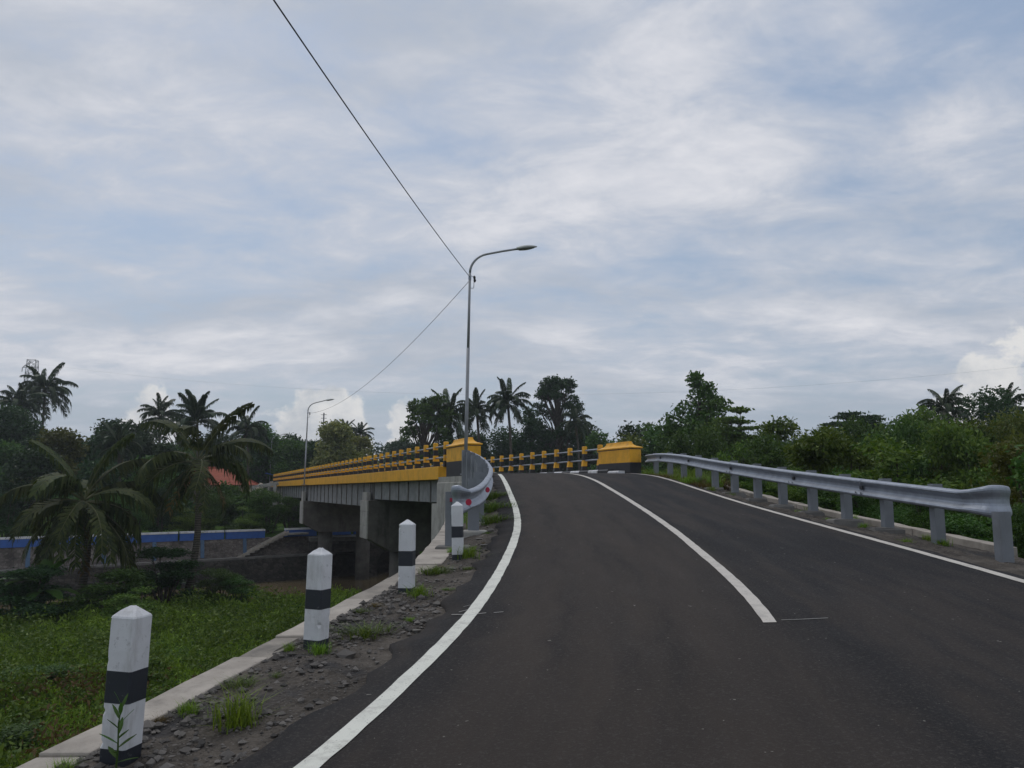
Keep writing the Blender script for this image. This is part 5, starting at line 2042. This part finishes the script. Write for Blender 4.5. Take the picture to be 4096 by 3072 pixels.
# gravel on the left shoulder
ico = [(0, 0, 1), (0.89, 0, 0.2), (0.28, 0.85, 0.2), (-0.72, 0.53, 0.2), (-0.72, -0.53, 0.2), (0.28, -0.85, 0.2), (0.5, 0.3, -0.7), (-0.5, 0.3, -0.7), (0, -0.6, -0.7)]
icf = [(0, 1, 2), (0, 2, 3), (0, 3, 4), (0, 4, 5), (0, 5, 1), (1, 6, 2), (2, 6, 7), (2, 7, 3), (3, 7, 4), (4, 7, 8), (4, 8, 5), (5, 8, 1), (1, 8, 6), (6, 8, 7)]
icv = np.array(ico)
rgv = np.random.default_rng(5)
GV, GF = [], []
n = 0
zones = [(3.0, 9.8, 7000), (9.8, 13, 500), (13, 26, 500)]
for y0, y1, cnt in zones:
    for k in range(cnt):
        y = rgv.uniform(y0, y1)
        xi, xr = float(XO(y) + cwid(y)), float(XL(y) - 0.36)
        u = rgv.random() ** 1.7
        x = xi + (xr - xi) * u
        patch = math.sin(y * 1.7 + 0.6) + 0.5 * math.sin(x * 5 + y * 2.3)
        if patch < -0.4 and rgv.random() < 0.75:
            continue
        r_ = 0.005 + 0.027 * rgv.random() ** 4.2 if rgv.random() < 0.985 else rgv.uniform(0.03, 0.05)
        vv = icv * rgv.uniform(0.7, 1.3, 3) * r_ + rgv.normal(0, 0.12 * r_, icv.shape)
        a_ = rgv.uniform(0, 6.28)
        rot = np.array([[math.cos(a_), -math.sin(a_), 0], [math.sin(a_), math.cos(a_), 0], [0, 0, 0.7]])
        z = float(zverge(np.array(x), np.array(y))) + r_ * 0.25
        vv = vv @ rot.T + [x, y, z]
        GV.append(vv)
        GF += [(a + n, b + n, c + n) for a, b, c in icf]
        n += 9
tag(obj('gravel', raw_mesh('gravel', np.concatenate(GV), GF, M['gravel'])), 'grey gravel scattered over the left shoulder', 'gravel', kind='stuff')
# bigger stones one can pick out
SM = []
for k in range(3):
    vv = icv * [1.2, 0.9, 0.6] + rgv.normal(0, 0.1, icv.shape)
    SM.append(raw_mesh('stone', vv, icf, M['gravel']))
stones = [(-1.28, 6.35, 0.085, 'flat grey stone beside the second bollard'), (-0.72, 6.95, 0.06, 'pale lump of rubble between the second bollard and the road line'), (-0.83, 7.15, 0.04, 'small pale stone behind the rubble lump near the second bollard'), (-0.75, 8.2, 0.06, 'pale flat stone by the road right of the third bollard'), (-1.32, 4.35, 0.045, 'pale stone on the gravel right of the nearest bollard'), (-0.42, 12.6, 0.07, 'broken concrete piece right of the farthest bollard'), (-0.36, 14.2, 0.09, 'flat broken slab beside the left guardrail near the road line'), (-0.55, 13.6, 0.07, 'concrete lump under the flared end of the left guardrail')]
for k, (x, y, r_, lab) in enumerate(stones):
    o = obj('stone', SM[k % 3], None, (x, y, float(zverge(np.array(x), np.array(y))) + r_ * 0.2), (0, 0, k * 1.3))
    o.scale = (r_, r_, r_)
    tag(o, lab, 'stone')
rr_ = random.Random(17)
for k in range(22):
    y = rr_.uniform(9, 24)
    x = float(XR(y)) + rr_.uniform(0.3, 0.9)
    o = obj('stone', SM[k % 3], None, (x, y, zrv(x, y) + 0.03), (0, 0, k * 1.7))
    r_ = rr_.uniform(0.05, 0.13)
    o.scale = (r_, r_, r_ * 0.8)
    tag(o, 'rough stone lying between the right edge line and the guardrail posts', 'stone', 'stones under the right guardrail')


# grass tufts and weeds
def tuft_mesh(nbl, hgt, spread, mat, seed):
    rg = np.random.default_rng(seed)
    out = []
    for k in range(nbl):
        a_ = rg.uniform(0, 6.28)
        h_ = hgt * rg.uniform(0.45, 1.1)
        l_ = spread * rg.uniform(0.2, 1.0)
        b = np.array([rg.normal(0, spread * .25), rg.normal(0, spread * .25), -0.02])
        d = np.array([math.cos(a_), math.sin(a_), 0])
        w_ = np.array([-d[1], d[0], 0]) * (0.0022 + 0.002 * rg.random())
        m_ = b + d * l_ * 0.35 + np.array([0, 0, h_ * 0.65])
        e_ = b + d * l_ + np.array([0, 0, h_ * rg.uniform(0.75, 1.0)])
        out += [b - w_, b + w_, m_ + w_ * .8, m_ - w_ * .8, m_ - w_ * .8, m_ + w_ * .8, e_ + w_ * .1, e_ - w_ * .1]
    return quads_mesh('grass_tuft', np.array(out), nbl * 2, M[mat])


TM = [tuft_mesh(170, 0.17, 0.2, 'leaf_grass', 1), tuft_mesh(260, 0.12, 0.26, 'leaf_bush', 2), tuft_mesh(170, 0.24, 0.22, 'leaf_grass', 3), tuft_mesh(220, 0.16, 0.28, 'leaf_dry', 4)]
tufts = [(-1.62, 4.95, 1.15, 2, 'tall grass tuft on the gravel right of the nearest bollard'), (-1.50, 6.50, 0.7, 0, 'grass tuft at the foot of the second bollard'), (-1.28, 7.15, 1.3, 1, 'spreading grass tuft behind the second bollard on the shoulder'), (-0.98, 8.55, 1.0, 0, 'grass tuft with pale flowers at the foot of the third bollard'), (-0.62, 11.3, 1.2, 0, 'grass tuft at the right foot of the farthest bollard'), (-0.95, 10.3, 1.2, 1, 'low weeds between the third and farthest bollards'), (-1.85, 5.7, 0.7, 1, 'small weed patch by the coping between the two nearest bollards'), (-0.35, 15.6, 2.0, 1, 'green weeds beside the road line under the left guardrail'), (-0.4, 17.6, 2.4, 1, 'bright weeds between the left guardrail and the road line bend'), (-0.45, 20, 2.2, 1, 'weed patch under the middle of the left guardrail'), (-0.75, 16.4, 1.8, 2, 'weeds growing behind the left guardrail posts')]
for k, (x, y, s, kk, lab) in enumerate(tufts):
    o = obj('grass_tuft', TM[kk], None, (x, y, float(zverge(np.array(x), np.array(y))) - 0.01), (0, 0, k))
    o.scale = (s, s, s)
    tag(o, lab, 'grass tuft')
for k in range(34):
    y = rr_.uniform(3.6, 13) if k < 24 else rr_.uniform(13, 24)
    xi, xr = float(XO(y) + cwid(y)), float(XL(y) - 0.4)
    x = xi + (xr - xi) * rr_.random() ** 1.6
    o = obj('grass_tuft', TM[k % 4], None, (x, y, float(zverge(np.array(x), np.array(y))) - 0.01), (0, 0, k))
    s = rr_.uniform(0.25, 0.6)
    o.scale = (s, s, s)
    tag(o, 'tiny sprig of grass scattered over the gravel of the left shoulder', 'grass tuft', 'sprigs on the left shoulder')
for k in range(64):
    y = rr_.uniform(12, 31) if k % 4 == 0 else rr_.uniform(22, 31)
    x = float(GX_(np.clip(y, 9.95, 31.5))) + rr_.uniform(-0.45, 0.7)
    o = obj('grass_tuft', TM[k % 4], None, (x, y, zrv(x, y) - 0.01), (0, 0, k))
    s = rr_.uniform(0.9, 1.5) * (1.6 if y > 23 else 0.75)
    o.scale = (s, s, s)
    tag(o, 'weedy grass tuft growing among the right guardrail posts', 'grass tuft', 'tufts under the right guardrail')

# weed with willow-like leaves in front of the nearest bollard
wd = empty('weed', (-2.02, 4.30, float(zverge(np.array(-2.02), np.array(4.30)))))
tag(wd, 'single upright weed with narrow leaves in front of the nearest bollard', 'weed')
MB().tube([(0, 0, -0.02), (0.005, 0, 0.12), (0.0, 0, 0.24), (0.012, 0, 0.33)], [0.006, 0.005, 0.004, 0.002], 6).build('stem', M['leaf_mid'], wd)
lv_ = []
for i in range(5):
    u = i / 4
    w_ = 0.013 * math.sin(math.pi * (0.08 + 0.86 * u))
    for sx in (-1, 0, 1):
        lv_.append((0.10 * u, sx * w_, -0.012 * u * u - abs(sx) * 0.002))
LFm = raw_mesh('leaf', lv_, [(i * 3 + k, i * 3 + k + 1, i * 3 + k + 4, i * 3 + k + 3) for i in range(4) for k in range(2)], M['leaf_mid'], smooth=True)
for k in range(13):
    u = k / 12
    o = obj('leaf', LFm, wd, (0.008 * u, 0, 0.05 + 0.28 * u), (0, R(-20 - 50 * u), k * 2.4))
    s = 1.15 - 0.35 * u
    o.scale = (s, s, s)
